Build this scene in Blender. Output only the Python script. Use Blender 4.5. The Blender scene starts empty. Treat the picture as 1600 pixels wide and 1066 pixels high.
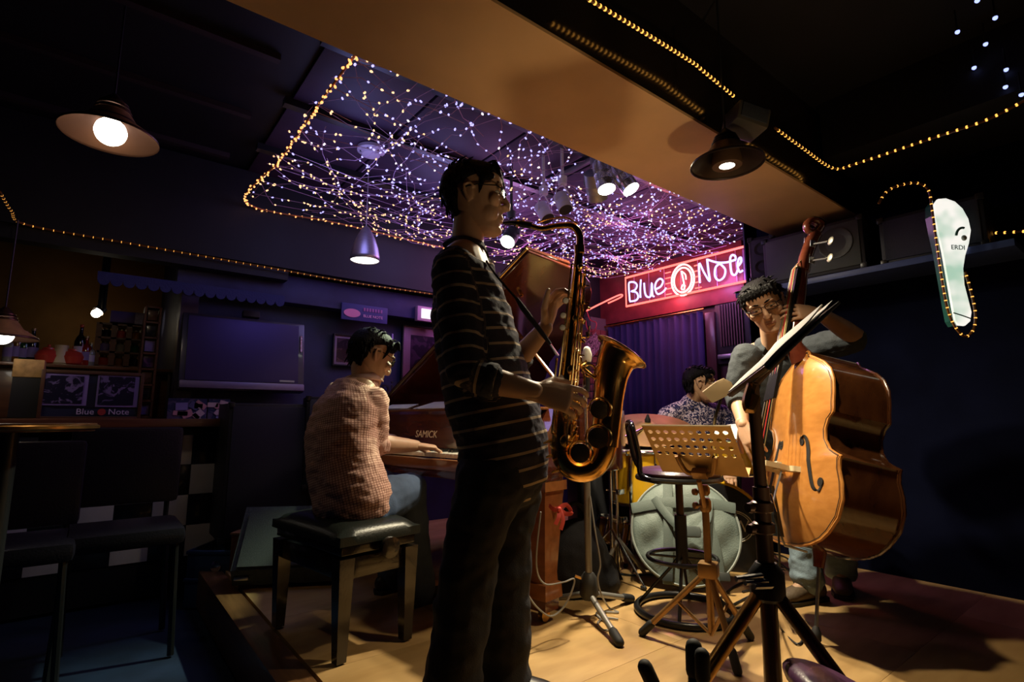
import bpy, bmesh, math, random
from mathutils import Vector as V, Matrix, noise
random.seed(7)
PI = math.pi
SC = bpy.context.scene
COL = SC.collection
# ------------------------------------------------------------------ camera
FOC, PITCH, CAMZ, YAW = 830.0, math.radians(8.36), 0.85, math.radians(-38)
cam_data = bpy.data.cameras.new('camera'); cam = bpy.data.objects.new('camera', cam_data); COL.objects.link(cam)
cam_data.sensor_width = 36.0; cam_data.lens = 36.0 * FOC / 1600.0; cam_data.clip_start = 0.02
cam.location = (0, 0, CAMZ); cam.rotation_euler = (PI / 2 + PITCH, 0, YAW)
SC.camera = cam
CP, SP = math.cos(PITCH), math.sin(PITCH)
RT = V((math.cos(YAW), math.sin(YAW), 0)); FW = V((-math.sin(YAW), math.cos(YAW), 0)); UP = V((0, 0, 1))
def C(x, d, z): return RT * x + FW * d + UP * z                 # x to the right of the photographer, d ahead, z up
def ray(u, v):
    a, b = (u - 800) / FOC, (533 - v) / FOC
    return RT * a + FW * (CP - b * SP) + UP * (SP + b * CP)
EYE = V((0, 0, CAMZ))
def P(u, v, d): r = ray(u, v); return EYE + r * (d / r.dot(FW))   # measured point of the room at distance d
def onz(u, v, z): r = ray(u, v); return EYE + r * ((z - CAMZ) / r.z)
def onx(u, v, x): r = ray(u, v); return EYE + r * (x / r.x)
def ony(u, v, y): r = ray(u, v); return EYE + r * (y / r.y)
def CU(u, d, z): return C((u - 800) / FOC * (d * CP + (z - CAMZ) * SP), d, z)
# ------------------------------------------------------------------ colour management, world
vs = SC.view_settings
vs.view_transform = 'Standard'; vs.look = 'None'; vs.gamma = 1.0; vs.use_curve_mapping = False; vs.exposure = 0.0
SC.cycles.sample_clamp_indirect = 3.0
SC.cycles.max_bounces = 6; SC.cycles.caustics_reflective = False; SC.cycles.caustics_refractive = False
wd = bpy.data.worlds.new('world'); SC.world = wd; wd.use_nodes = True
wd.node_tree.nodes['Background'].inputs[0].default_value = (.03, .035, .1, 1)
wd.node_tree.nodes['Background'].inputs[1].default_value = 0.02
def lamp(name, kind, loc, color, energy, radius=.03, target=None, angle=60, blend=.5):
    l = bpy.data.lights.new(name, kind); l.color = color; l.energy = energy
    if kind == 'AREA': l.size = radius
    else: l.shadow_soft_size = radius
    o = bpy.data.objects.new(name, l); COL.objects.link(o); o.location = loc
    if target is not None: o.rotation_euler = (V(target) - V(loc)).to_track_quat('-Z', 'Y').to_euler()
    if kind == 'SPOT': l.spot_size = math.radians(angle); l.spot_blend = blend
    return o
WARM = (1.0, .72, .38); CANW = (1.0, .86, .58); GREEN = (.86, 1.0, .62)
SPOT1, SPOT2, SPOT3 = P(948, 296, 2.70), P(986, 296, 2.78), P(793, 378, 3.3)
lamp('stage_spot', 'SPOT', SPOT1 + (C(.75, 2.25, .3) - SPOT1).normalized() * .03, CANW, 180, .035, C(.75, 2.25, .3), 145, 1)
lamp('stage_spot', 'SPOT', SPOT2 + (C(1.15, 2.25, .3) - SPOT2).normalized() * .03, CANW, 80, .035, C(1.15, 2.25, .3), 140, 1)
lamp('stage_spot', 'SPOT', SPOT3 + (C(-.50, 2.45, .70) - SPOT3).normalized() * .03, GREEN, 210, .035, C(-.50, 2.45, .70), 60, .6)
# glow of the fairy lights, spread through the net, and of the neon
for gx_, gy_, gc, ge in ((1.1, 2.9, (.36, .38, 1), 6), (1.9, 3.3, (.42, .36, 1), 7), (2.6, 3.3, (.8, .34, .9), 11), (3.0, 2.4, (.85, .32, .8), 7), (3.7, 3.1, (.75, .33, .9), 7)): lamp('net_glow', 'POINT', V((gx_, gy_, 2.20)), gc, ge, .22)
lamp('neon_glow', 'POINT', onx(1040, 455, 4.02), (1, .2, .25), 9, .12)
lamp('neon_glow', 'POINT', onx(1120, 435, 4.02), (.75, .28, 1), 8, .12)
# made-up lamp out of view, added to brighten the soffit of the beam
lamp('soffit_fill', 'SPOT', C(.95, .62, .12), WARM, 34, .05, C(.60, 1.95, 2.05), 56, .9)

# ------------------------------------------------------------------ materials
def mat(name, col, rough=.5, metal=0., emit=None, es=0., var=0., vs_=8., bump=0., bs=60., coat=0., spec=.5, alpha=1., trans=0., sample=True, col2=None, stretch=None, ior=1.45, sss=0.):
    m = bpy.data.materials.new(name); m.use_nodes = True
    n = m.node_tree.nodes; L = m.node_tree.links; b = n['Principled BSDF']; I = b.inputs
    I['Base Color'].default_value = (*col, 1); I['Roughness'].default_value = rough; I['Metallic'].default_value = metal
    I['Coat Weight'].default_value = coat; I['Coat Roughness'].default_value = .08; I['Specular IOR Level'].default_value = spec
    I['Transmission Weight'].default_value = trans; I['IOR'].default_value = ior; I['Alpha'].default_value = alpha
    if sss: I['Subsurface Weight'].default_value = sss; I['Subsurface Radius'].default_value = (.012, .004, .002); I['Subsurface Scale'].default_value = 1
    if emit: I['Emission Color'].default_value = (*emit, 1); I['Emission Strength'].default_value = es
    tc = n.new('ShaderNodeTexCoord'); mp = n.new('ShaderNodeMapping'); L.new(tc.outputs['Object'], mp.inputs[0])
    if stretch: mp.inputs['Scale'].default_value = stretch
    if var or col2:
        t = n.new('ShaderNodeTexNoise'); t.inputs['Scale'].default_value = vs_; t.inputs['Detail'].default_value = 6; L.new(mp.outputs[0], t.inputs[0])
        r = n.new('ShaderNodeValToRGB'); r.color_ramp.elements[0].position = .3; r.color_ramp.elements[1].position = .7
        c2 = col2 or tuple(min(1, c * (1 + var)) for c in col); c1 = col if col2 else tuple(c * (1 - var) for c in col)
        r.color_ramp.elements[0].color = (*c1, 1); r.color_ramp.elements[1].color = (*c2, 1)
        L.new(t.outputs[0], r.inputs[0]); L.new(r.outputs[0], I['Base Color'])
    if bump:
        t = n.new('ShaderNodeTexNoise'); t.inputs['Scale'].default_value = bs; t.inputs['Detail'].default_value = 4; L.new(mp.outputs[0], t.inputs[0])
        u = n.new('ShaderNodeBump'); u.inputs['Strength'].default_value = bump; u.inputs['Distance'].default_value = .01
        L.new(t.outputs[0], u.inputs['Height']); L.new(u.outputs[0], I['Normal'])
    if not sample: m.cycles.emission_sampling = 'NONE'
    return m
def wood(name, c1, c2, rough=.35, coat=.3, axis=(1, 12, 12), sc=2.5, bump=.05):
    m = mat(name, c1, rough, coat=coat, col2=c2, vs_=sc, stretch=axis, bump=bump, bs=sc * 4)
    return m
def glow(name, col, s, sample=False): return mat(name, (0.02, 0.02, 0.02), .4, emit=col, es=s, sample=sample)
def stripe_mat(name, base, line, period, width):
    m = mat(name, base, .9, bump=.25, bs=220, spec=.2); n = m.node_tree.nodes; L = m.node_tree.links
    a = n.new('ShaderNodeAttribute'); a.attribute_name = 'along'
    d = n.new('ShaderNodeMath'); d.operation = 'DIVIDE'; d.inputs[1].default_value = period; L.new(a.outputs['Fac'], d.inputs[0])
    f = n.new('ShaderNodeMath'); f.operation = 'FRACT'; L.new(d.outputs[0], f.inputs[0])
    g = n.new('ShaderNodeMath'); g.operation = 'LESS_THAN'; g.inputs[1].default_value = width; L.new(f.outputs[0], g.inputs[0])
    x = n.new('ShaderNodeMix'); x.data_type = 'RGBA'; x.inputs[6].default_value = (*base, 1); x.inputs[7].default_value = (*line, 1)
    L.new(g.outputs[0], x.inputs[0]); L.new(x.outputs[2], n['Principled BSDF'].inputs['Base Color'])
    return m
def check_mat(name, base, line, p):
    m = mat(name, base, .9, bump=.2, bs=260, spec=.2); n = m.node_tree.nodes; L = m.node_tree.links
    outs = []
    for an, pp in (('along', p), ('round', p)):
        a = n.new('ShaderNodeAttribute'); a.attribute_name = an
        d = n.new('ShaderNodeMath'); d.operation = 'DIVIDE'; d.inputs[1].default_value = pp; L.new(a.outputs['Fac'], d.inputs[0])
        f = n.new('ShaderNodeMath'); f.operation = 'FRACT'; L.new(d.outputs[0], f.inputs[0])
        g = n.new('ShaderNodeMath'); g.operation = 'LESS_THAN'; g.inputs[1].default_value = .24; L.new(f.outputs[0], g.inputs[0]); outs.append(g)
    s = n.new('ShaderNodeMath'); s.operation = 'MAXIMUM'; L.new(outs[0].outputs[0], s.inputs[0]); L.new(outs[1].outputs[0], s.inputs[1])
    x = n.new('ShaderNodeMix'); x.data_type = 'RGBA'; x.inputs[6].default_value = (*base, 1); x.inputs[7].default_value = (*line, 1)
    L.new(s.outputs[0], x.inputs[0]); L.new(x.outputs[2], n['Principled BSDF'].inputs['Base Color'])
    return m
def blotch_mat(name, base, fig, scale, thr=.5, rough=.8, kind='NOISE', emit=0):
    m = mat(name, base, rough, spec=.3); n = m.node_tree.nodes; L = m.node_tree.links
    tc = n.new('ShaderNodeTexCoord')
    t = n.new('ShaderNodeTexNoise'); t.inputs['Scale'].default_value = scale; t.inputs['Detail'].default_value = 3; t.inputs['Distortion'].default_value = 1.6
    L.new(tc.outputs['Object'], t.inputs[0])
    r = n.new('ShaderNodeValToRGB'); r.color_ramp.elements[0].position = thr - .03; r.color_ramp.elements[1].position = thr + .03
    r.color_ramp.elements[0].color = (*base, 1); r.color_ramp.elements[1].color = (*fig, 1)
    L.new(t.outputs[0], r.inputs[0]); L.new(r.outputs[0], n['Principled BSDF'].inputs['Base Color'])
    return m
# ------------------------------------------------------------------ mesh builder
class MB:
    def __init__(s, M=None): s.v = []; s.f = []; s.M = M
    def add(s, vs, fs):
        o = len(s.v)
        s.v += [(s.M @ V(p)) if s.M else V(p) for p in vs]; s.f += [tuple(i + o for i in f) for f in fs]; return s
    def box(s, c, size, R=None):
        c = V(c); hx, hy, hz = size[0] / 2, size[1] / 2, size[2] / 2
        vs = [V((x, y, z)) for x in (-hx, hx) for y in (-hy, hy) for z in (-hz, hz)]
        vs = [c + (R @ p if R else p) for p in vs]
        return s.add(vs, [(0, 1, 3, 2), (4, 6, 7, 5), (0, 4, 5, 1), (2, 3, 7, 6), (0, 2, 6, 4), (1, 5, 7, 3)])
    def rbox(s, c, size, b=.01, R=None):                          # box with bevelled edges
        bm = bmesh.new(); bmesh.ops.create_cube(bm, size=1)
        for q in bm.verts: q.co = V((q.co.x * size[0], q.co.y * size[1], q.co.z * size[2]))
        bmesh.ops.bevel(bm, geom=bm.edges[:], offset=min(b, min(size) * .45), segments=2, profile=.6, affect='EDGES')
        c = V(c); bm.verts.ensure_lookup_table()
        vs = [c + (R @ q.co if R else q.co) for q in bm.verts]; fs = [[q.index for q in f.verts] for f in bm.faces]; bm.free()
        return s.add(vs, fs)
    def tube(s, pts, r, seg=8, side=None, ry=None, cap=True, closed=False, round_=False):
        pts = [V(p) for p in pts]; n = len(pts)
        rs = list(r) if hasattr(r, '__len__') else [r] * n
        rys = rs if ry is None else (list(ry) if hasattr(ry, '__len__') else [ry] * n)
        if round_:                                              # rounded ends
            def dome(p, q, rad, rad2):
                t = (p - q).normalized(); m = min(rad, rad2)
                return [(p + t * m * math.sin(a), rad * math.cos(a), rad2 * math.cos(a)) for a in (1.3, .95, .5)]
            a = dome(pts[0], pts[1], rs[0], rys[0]); b = dome(pts[-1], pts[-2], rs[-1], rys[-1])
            pts = [x[0] for x in a] + pts + [x[0] for x in b[::-1]]
            rs, rys = [x[1] for x in a] + list(rs) + [x[1] for x in b[::-1]], [x[2] for x in a] + list(rys) + [x[2] for x in b[::-1]]
            n = len(pts)
        vs = []; ref = V(side) if side is not None else None
        for i in range(n):
            if closed: t = pts[(i + 1) % n] - pts[i - 1]
            else: t = pts[min(i + 1, n - 1)] - pts[max(i - 1, 0)]
            if t.length < 1e-9: t = UP.copy()
            t.normalize()
            if ref is None: ref = t.orthogonal()
            a = ref - t * ref.dot(t)
            if a.length < 1e-6: a = t.orthogonal()
            a.normalize(); b = t.cross(a)
            if side is None: ref = a
            for k in range(seg):
                w = 2 * PI * k / seg
                vs.append(pts[i] + a * (rs[i] * math.cos(w)) + b * (rys[i] * math.sin(w)))
        fs = []
        for i in range(n if closed else n - 1):
            j = (i + 1) % n
            for k in range(seg):
                l = (k + 1) % seg
                fs.append((i * seg + k, i * seg + l, j * seg + l, j * seg + k))
        if cap and not closed:
            fs.append(tuple(range(seg))[::-1]); fs.append(tuple((n - 1) * seg + k for k in range(seg)))
        return s.add(vs, fs)
    def cyl(s, a, b, r, r2=None, seg=16): return s.tube([a, b], [r, r if r2 is None else r2], seg)
    def lathe(s, o, axis, prof, seg=24, cap=True):                 # prof: (height along axis, radius)
        axis = V(axis).normalized(); o = V(o); a = axis.orthogonal().normalized(); b = axis.cross(a)
        vs = []
        for h, r in prof:
            for k in range(seg):
                w = 2 * PI * k / seg; vs.append(o + axis * h + (a * math.cos(w) + b * math.sin(w)) * r)
        n = len(prof); fs = [(i * seg + k, i * seg + (k + 1) % seg, (i + 1) * seg + (k + 1) % seg, (i + 1) * seg + k) for i in range(n - 1) for k in range(seg)]
        if cap: fs.append(tuple(range(seg))[::-1]); fs.append(tuple((n - 1) * seg + k for k in range(seg)))
        return s.add(vs, fs)
    def ell(s, c, r, R=None, seg=16, rings=10):
        c = V(c); vs = []; fs = []
        r = (r, r, r) if not hasattr(r, '__len__') else r
        for i in range(1, rings):
            t = PI * i / rings
            for k in range(seg):
                w = 2 * PI * k / seg; p = V((r[0] * math.sin(t) * math.cos(w), r[1] * math.sin(t) * math.sin(w), r[2] * math.cos(t)))
                vs.append(c + (R @ p if R else p))
        for i in range(rings - 2):
            for k in range(seg): fs.append((i * seg + k, (i + 1) * seg + k, (i + 1) * seg + (k + 1) % seg, i * seg + (k + 1) % seg))
        t1 = len(vs); p1, p2 = V((0, 0, r[2])), V((0, 0, -r[2])); vs += [c + (R @ p1 if R else p1), c + (R @ p2 if R else p2)]
        for k in range(seg): fs.append((t1, k, (k + 1) % seg)); fs.append((t1 + 1, (rings - 2) * seg + (k + 1) % seg, (rings - 2) * seg + k))
        return s.add(vs, fs)
    def prism(s, poly, ext):                                       # 3-D polygon pushed along ext
        n = len(poly); ext = V(ext); poly = [V(p) for p in poly]
        return s.add(poly + [p + ext for p in poly], [tuple(range(n))[::-1], tuple(range(n, 2 * n))] + [(i, (i + 1) % n, (i + 1) % n + n, i + n) for i in range(n)])
    def ring(s, c, axis, R, r, seg=32, s2=8):
        axis = V(axis).normalized(); a = axis.orthogonal().normalized(); b = axis.cross(a); c = V(c)
        return s.tube([c + (a * math.cos(2 * PI * k / seg) + b * math.sin(2 * PI * k / seg)) * R for k in range(seg)], r, s2, side=axis, closed=True)
    def remesh(s, voxel, sm=3):
        me = bpy.data.meshes.new('tmp'); me.from_pydata([tuple(p) for p in s.v], [], s.f)
        o = bpy.data.objects.new('tmp', me); COL.objects.link(o)
        bm = bmesh.new(); bm.from_mesh(me); bmesh.ops.recalc_face_normals(bm, faces=bm.faces[:]); bm.to_mesh(me); bm.free()
        m = o.modifiers.new('r', 'REMESH'); m.mode = 'VOXEL'; m.voxel_size = voxel
        if sm: q = o.modifiers.new('s', 'SMOOTH'); q.factor = .5; q.iterations = sm
        dg = bpy.context.evaluated_depsgraph_get(); ev = o.evaluated_get(dg); e = ev.to_mesh()
        s.v = [v.co.copy() for v in e.vertices]; s.f = [tuple(p.vertices) for p in e.polygons]
        ev.to_mesh_clear(); bpy.data.objects.remove(o); bpy.data.meshes.remove(me)
        return s
    def join(s, o): k = len(s.v); s.v += o.v; s.f += [tuple(i + k for i in f) for f in o.f]; return s
    def wrinkle(s, amp, scale, stretch=(1, 1, 1)):
        me = bpy.data.meshes.new('tmp'); me.from_pydata([tuple(p) for p in s.v], [], s.f)
        for i, v in enumerate(me.vertices):
            q = V((v.co.x * stretch[0], v.co.y * stretch[1], v.co.z * stretch[2])) * scale
            s.v[i] = s.v[i] + v.normal * (amp * (noise.noise(q) + .5 * noise.noise(q * 2.3)))
        bpy.data.meshes.remove(me); return s
    def mesh(s, name, m, org=V((0, 0, 0)), smooth=None):
        me = bpy.data.meshes.new(name); me.from_pydata([tuple(p - org) for p in s.v], [], s.f)
        bm = bmesh.new(); bm.from_mesh(me); bmesh.ops.recalc_face_normals(bm, faces=bm.faces[:]); bm.to_mesh(me); bm.free()
        me.materials.append(m)
        if smooth is None: smooth = 40
        if smooth:
            me.polygons.foreach_set('use_smooth', [True] * len(me.polygons))
            if smooth < 180: me.set_sharp_from_angle(angle=math.radians(smooth))
        me.update(); return me
    def build(s, name, m, parent=None, smooth=None, base=None):
        org = wloc(parent) if parent else (V(base) if base is not None else sum(s.v, V((0, 0, 0))) / max(1, len(s.v)))
        o = bpy.data.objects.new(name, s.mesh(name, m, org, smooth)); COL.objects.link(o)
        if parent: o.parent = parent
        else: o.location = org
        return o
def wloc(o):
    l = V((0, 0, 0))
    while o: l = l + o.location; o = o.parent
    return l
def thing(name, label, cat, loc, group=None):
    o = bpy.data.objects.new(name, None); COL.objects.link(o); o.location = loc; o.empty_display_size = .05
    return tag(o, label, cat, group)
def tag(o, label, cat, group=None, kind=None):
    o['label'] = label; o['category'] = cat
    if group: o['group'] = group
    if kind: o['kind'] = kind
    return o
def struct(o): o['kind'] = 'structure'; return o
def inst(name, me, parent, loc, rot=None):                         # one more piece sharing a mesh; loc in world
    o = bpy.data.objects.new(name, me); COL.objects.link(o); o.parent = parent; o.location = V(loc) - wloc(parent)
    if rot is not None: o.rotation_euler = rot
    return o
def copy_tree(o, parent=None):
    c = o.copy(); COL.objects.link(c); c.parent = parent
    for ch in list(o.children): copy_tree(ch, c)
    return c
def thin_glass(name, refl=.06):
    m = bpy.data.materials.new(name); m.use_nodes = True; n = m.node_tree.nodes; L = m.node_tree.links; n.clear()
    o = n.new('ShaderNodeOutputMaterial'); x = n.new('ShaderNodeMixShader'); t = n.new('ShaderNodeBsdfTransparent'); g = n.new('ShaderNodeBsdfGlossy'); f = n.new('ShaderNodeLayerWeight')
    g.inputs['Roughness'].default_value = .04; f.inputs['Blend'].default_value = refl * 3
    L.new(f.outputs['Fresnel'], x.inputs[0]); L.new(t.outputs[0], x.inputs[1]); L.new(g.outputs[0], x.inputs[2]); L.new(x.outputs[0], o.inputs[0]); return m
def text(name, s, size, M, m, parent, ext=.0008, align='CENTER'):   # M: world matrix, x along the line, y up
    cu = bpy.data.curves.new(name, 'FONT'); cu.body = s; cu.size = size; cu.extrude = ext; cu.align_x = align; cu.align_y = 'CENTER'; cu.resolution_u = 3
    tmp = bpy.data.objects.new('tmp', cu); COL.objects.link(tmp); dg = bpy.context.evaluated_depsgraph_get(); me = bpy.data.meshes.new_from_object(tmp.evaluated_get(dg)); me.name = name; bpy.data.objects.remove(tmp); me.materials.clear(); me.materials.append(m)
    o = bpy.data.objects.new(name, me); COL.objects.link(o); o.parent = parent
    M = M.copy(); M.translation = M.translation - wloc(parent); o.matrix_local = M
    return o
def frame(o, x, y, z=None):
    x = V(x).normalized(); y = V(y); y = (y - x * y.dot(x)).normalized(); z = x.cross(y)
    M = Matrix((x, y, z)).transposed().to_4x4(); M.translation = V(o); return M
def smooth_path(pts, n=6):                                          # Catmull-Rom through the points
    pts = [V(p) for p in pts]; out = []
    for i in range(len(pts) - 1):
        a, b, c, d = pts[max(i - 1, 0)], pts[i], pts[i + 1], pts[min(i + 2, len(pts) - 1)]
        for k in range(n):
            t = k / n
            out.append(.5 * ((2 * b) + (c - a) * t + (2 * a - 5 * b + 4 * c - d) * t * t + (3 * b - a - 3 * c + d) * t ** 3))
    return out + [pts[-1]]
def lerp(a, b, t): return a + (b - a) * t
def interp(xs, ys, x):
    for i in range(len(xs) - 1):
        if x <= xs[i + 1]: return lerp(ys[i], ys[i + 1], (x - xs[i]) / max(1e-9, xs[i + 1] - xs[i]))
    return ys[-1]
# shared materials
blackm = mat('black_metal', (.012, .012, .014), .3, spec=.6)
blackp = mat('black_plastic', (.012, .012, .015), .5)
rubber = mat('rubber', (.015, .015, .017), .7)
chrome = mat('chrome', (.75, .75, .77), .15, 1)
steel = mat('steel', (.5, .5, .52), .3, 1)
brass = mat('brass', (.85, .52, .16), .18, 1, var=.15, vs_=30)
brassd = mat('dark_brass', (.55, .30, .09), .3, 1, var=.3, vs_=20)
white = mat('white_paper', (.85, .83, .8), .8)
cloth_black = mat('black_cloth', (.015, .015, .02), .9, bump=.3, bs=200)

# ================================================================== SETTING
navy = mat('navy_wall_paint', (.014, .021, .070), .55, var=.25, vs_=5, bump=.08, bs=30)
blackceil = mat('black_ceiling_paint', (.006, .006, .009), .6, var=.3, vs_=4)
purplec = mat('stage_ceiling_paint', (.034, .016, .042), .6, var=.3, vs_=5)
soffm = mat('tan_soffit_paint', (.78, .50, .26), .38, var=.10, vs_=3, bump=.03, bs=40)
gloss = mat('black_gloss_board', (.012, .008, .006), .14, coat=.6)
ply = wood('plywood_floor', (.40, .235, .085), (.62, .40, .17), .5, .15, (1.2, 5, 1), 1.6, .04)
ply2 = wood('plywood_floor_worn', (.385, .225, .085), (.60, .385, .165), .5, .15, (1.2, 5, 1), 1.9, .04)
darkfl = mat('dark_blue_floor', (.010, .022, .060), .6, var=.3, vs_=6)
ochre = mat('ochre_bar_wall', (.26, .13, .035), .8, var=.2, vs_=4)
barwood = wood('bar_wood', (.10, .035, .014), (.20, .08, .03), .35, .3, (1, 10, 10), 3)

fl = struct(MB().box((1.5, 2.0, -.26), (9.6, 9.2, .1)).build('floor', darkfl))
stg = struct(MB().box((2.62, 1.34, -.112), (3.9, 5.4, .176)).build('stage_floor', gloss))
pm = [MB().rbox((0, 0, 0), (1.199, .599, .023), .0008).mesh('floor_panel', m) for m in (ply, ply2)]
for i in range(4):
    for j in range(9):
        x = .67 + .6 + i * 1.2 - (.6 if j % 2 else 0); y = -1.06 + j * .6 + .3
        if x + .6 > 4.6: continue
        if x - .6 < .6: x0 = .67; w = (x + .5995 - x0); o = inst('floor_panel', pm[(i + j) % 2], stg, (x0 + w / 2, y, -.0117)); o.scale = (w / 1.199, 1, 1)
        else: inst('floor_panel', pm[(i * 2 + j) % 2], stg, (x, y, -.0117))
edge = MB().rbox((.605, 1.35, -.1), (.11, 5.4, .196), .008).build('trim_1', wood('stage_edge_wood', (.10, .045, .018), (.2, .1, .04), .4, .2, (12, 1, 12), 3)); struct(edge)

struct(MB().box((2.35, 4.16, 1.15), (3.9, .1, 2.8)).build('wall_back', navy))                # behind the piano
struct(MB().box((4.3, 3.05, 1.15), (.1, 2.2, 2.8)).build('wall_sign', mat('maroon_black_wall', (.06, .018, .022), .45, var=.3, vs_=6)))
struct(MB().box((3.95, 1.81, 1.15), (.8, .1, 2.8)).build('wall_return', navy))
struct(MB().box((3.6, -.2, 1.15), (.1, 4.1, 2.8)).build('wall_right', mat('night_wall_paint', (.003, .004, .014), .9, var=.3, vs_=4, spec=.05)))
struct(MB().box((3.27, -.6, 2.40), (.56, 3.38, .32)).build('bulkhead_right', blackceil))
struct(MB().box((-1.4, 5.75, 1.15), (3.6, .1, 2.8)).build('wall_bar', ochre))
struct(MB().box((.45, 4.95, 1.15), (.1, 1.5, 2.8)).build('wall_bar_side', navy))
struct(MB().box((-3.2, 1.7, 1.15), (.1, 8.1, 2.8)).build('wall_left', navy))
cl = struct(MB().box((.6, 1.7, 2.6), (7.6, 8.2, .08)).build('ceiling', blackceil))
cp = MB().rbox((0, 0, 0), (.585, .585, .02), .006).mesh('ceiling_panel', purplec)
for i in range(6):
    for j in range(4): inst('ceiling_panel', cp, cl, (.98 + i * .6, 1.9 + j * .6, 2.548))
bt = MB().box((0, 0, 0), (3.6, .05, .04)).mesh('batten', blackm)
for j in range(3): inst('batten', bt, cl, (2.45, 2.2 + j * .6, 2.52))
# dark ceiling ribs over the bar side
rb = MB().box((0, 0, 0), (3.6, .04, .03)).mesh('batten', mat('rib_paint', (.03, .018, .02), .6))
for j in range(4): inst('batten', rb, cl, (-1.25, 1.9 + j * .6, 2.545))

bm_ = struct(MB().box((1.0, 1.355, 2.31), (5.1, .46, .5)).build('beam', gloss))
MB().box((1.0, 1.355, 2.052), (5.1, .47, .012)).build('soffit', soffm, bm_)
# bulkhead above the television wall and its fascia
struct(MB().box((.6, 3.98, 2.22), (7.4, .30, .64)).build('bulkhead_wall', blackceil))
struct(MB().rbox((2.3, 4.03, 1.785), (3.9, .14, .20), .004).build('trim_2', mat('fascia_blue', (.035, .035, .13), .5, var=.3, vs_=6)))
struct(MB().box((-1.0, 3.90, 1.865), (4.0, .10, .09)).build('trim_4', blackceil))
struct(MB().box((.44, 4.09, .85), (.1, .14, 2.1)).build('trim_3', mat('bar_post', (.05, .035, .07), .4, var=.3)))

# ------------------------------------------------------------------ corner pillar of brick
pil = struct(MB().box((4.1, 3.93, .9), (.26, .34, 2.0)).build('brick_pillar', mat('mortar', (.10, .08, .08), .9)))
brm = [mat('brick_%s' % n, c, .8, var=.3, vs_=20, bump=.3, bs=60) for n, c in (('red', (.26, .07, .045)), ('dark', (.17, .05, .04)), ('brown', (.22, .09, .06)))]
bms = [MB().rbox((0, 0, 0), (.02, .165, .062), .006).mesh('brick', m) for m in brm]; bmt = [MB().rbox((0, 0, 0), (.125, .02, .062), .006).mesh('brick', m) for m in brm]
for r in range(26):
    for k in range(2):
        inst('brick', random.choice(bms), pil, (3.965, 3.845 + k * .172 + (0), -.06 + r * .072))
        inst('brick', random.choice(bmt), pil, (4.035 + k * .132, 3.755, -.06 + r * .072))

# ------------------------------------------------------------------ fairy light net under the stage ceiling
netwire = mat('net_wire', (.50, .28, .42), .5)
coolb = glow('cool_bulb', (.40, .37, 1.0), 2.1); warmb = glow('warm_bulb', (1.0, .58, .28), 2.0); paleb = glow('pale_bulb', (.95, .85, .95), 2.4)
net = thing('fairy_light_net', 'tangled net of blue and warm fairy lights under the stage ceiling', 'fairy lights', (2.4, 2.7, 2.3))
rn = random.Random(11)
NX0, NX1, NY0, NY1 = .70, 4.15, 1.62, 3.76
wires = MB(); spots = []
def wire_path(pts, r=.0018, seg=3):
    wires.tube(pts, r, seg)
    for i in range(len(pts) - 1):
        L_ = (pts[i + 1] - pts[i]).length; k = L_ / .118; n_ = int(k) + (rn.random() < k % 1)
        for q in range(n_):
            p = lerp(pts[i], pts[i + 1], rn.random()); spots.append(p)
for w in range(250):
    x, y = rn.uniform(NX0, NX1), rn.uniform(NY0, NY1)
    if w % 3 == 0: x = rn.uniform(2.4, NX1); y = rn.uniform(2.2, NY1)
    a = rn.choice((0, PI / 2, PI, -PI / 2)) + rn.uniform(-.5, .5); z = rn.uniform(2.26, 2.44); pts = []
    for k in range(rn.randint(5, 11)):
        pts.append(V((min(NX1, max(NX0, x)), min(NY1, max(NY0, y)), z + rn.uniform(-.03, .02))))
        s = rn.uniform(.08, .22); a += rn.uniform(-.35, .35); x += math.cos(a) * s; y += math.sin(a) * s
        if not (NX0 < x < NX1): a = PI - a
        if not (NY0 < y < NY1): a = -a
    wire_path(pts)
for k in range(9):                                                      # long taut runs across the net
    y0 = NY0 + .1 + k * .24
    wire_path([V((NX0, y0, 2.31)), V((1.6, y0 + rn.uniform(-.2, .2), 2.29)), V((2.7, y0 + rn.uniform(-.2, .2), 2.28)), V((NX1, min(NY1, y0 + rn.uniform(-.1, .2)), 2.33))])
wo = wires.build('wire', netwire, net, smooth=0); wo['kind'] = 'stuff'
pr = [(0, .002), (.003, .0049), (.011, .0049), (.016, .001)]
bmesh_ = {m: MB().lathe((0, 0, -.006), (0, 0, 1), pr, 6).mesh('bulb', m) for m in (coolb, warmb, paleb)}
def bulbmat(p):
    e = min(p.x - NX0, NY1 - p.y); w = .22 + (.5 if e < .35 else 0) + .5 * noise.noise(p * 1.7)
    return warmb if rn.random() < w else (paleb if rn.random() < .15 else coolb)
spots.sort(key=lambda p: (p - EYE).length)
for p in spots[:240]: inst('bulb', bmesh_[bulbmat(p)], net, p, (rn.uniform(0, 3), rn.uniform(0, 3), 0))
rest = {m: MB() for m in bmesh_}
for p in spots[240:]:
    d = V((rn.uniform(-1, 1), rn.uniform(-1, 1), rn.uniform(-1, .4))).normalized(); rest[bulbmat(p)].lathe(p, d, pr, 5)
for m, b in rest.items():
    if b.v: o = b.build('bulbs', m, net, smooth=0); o['kind'] = 'stuff'
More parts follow.
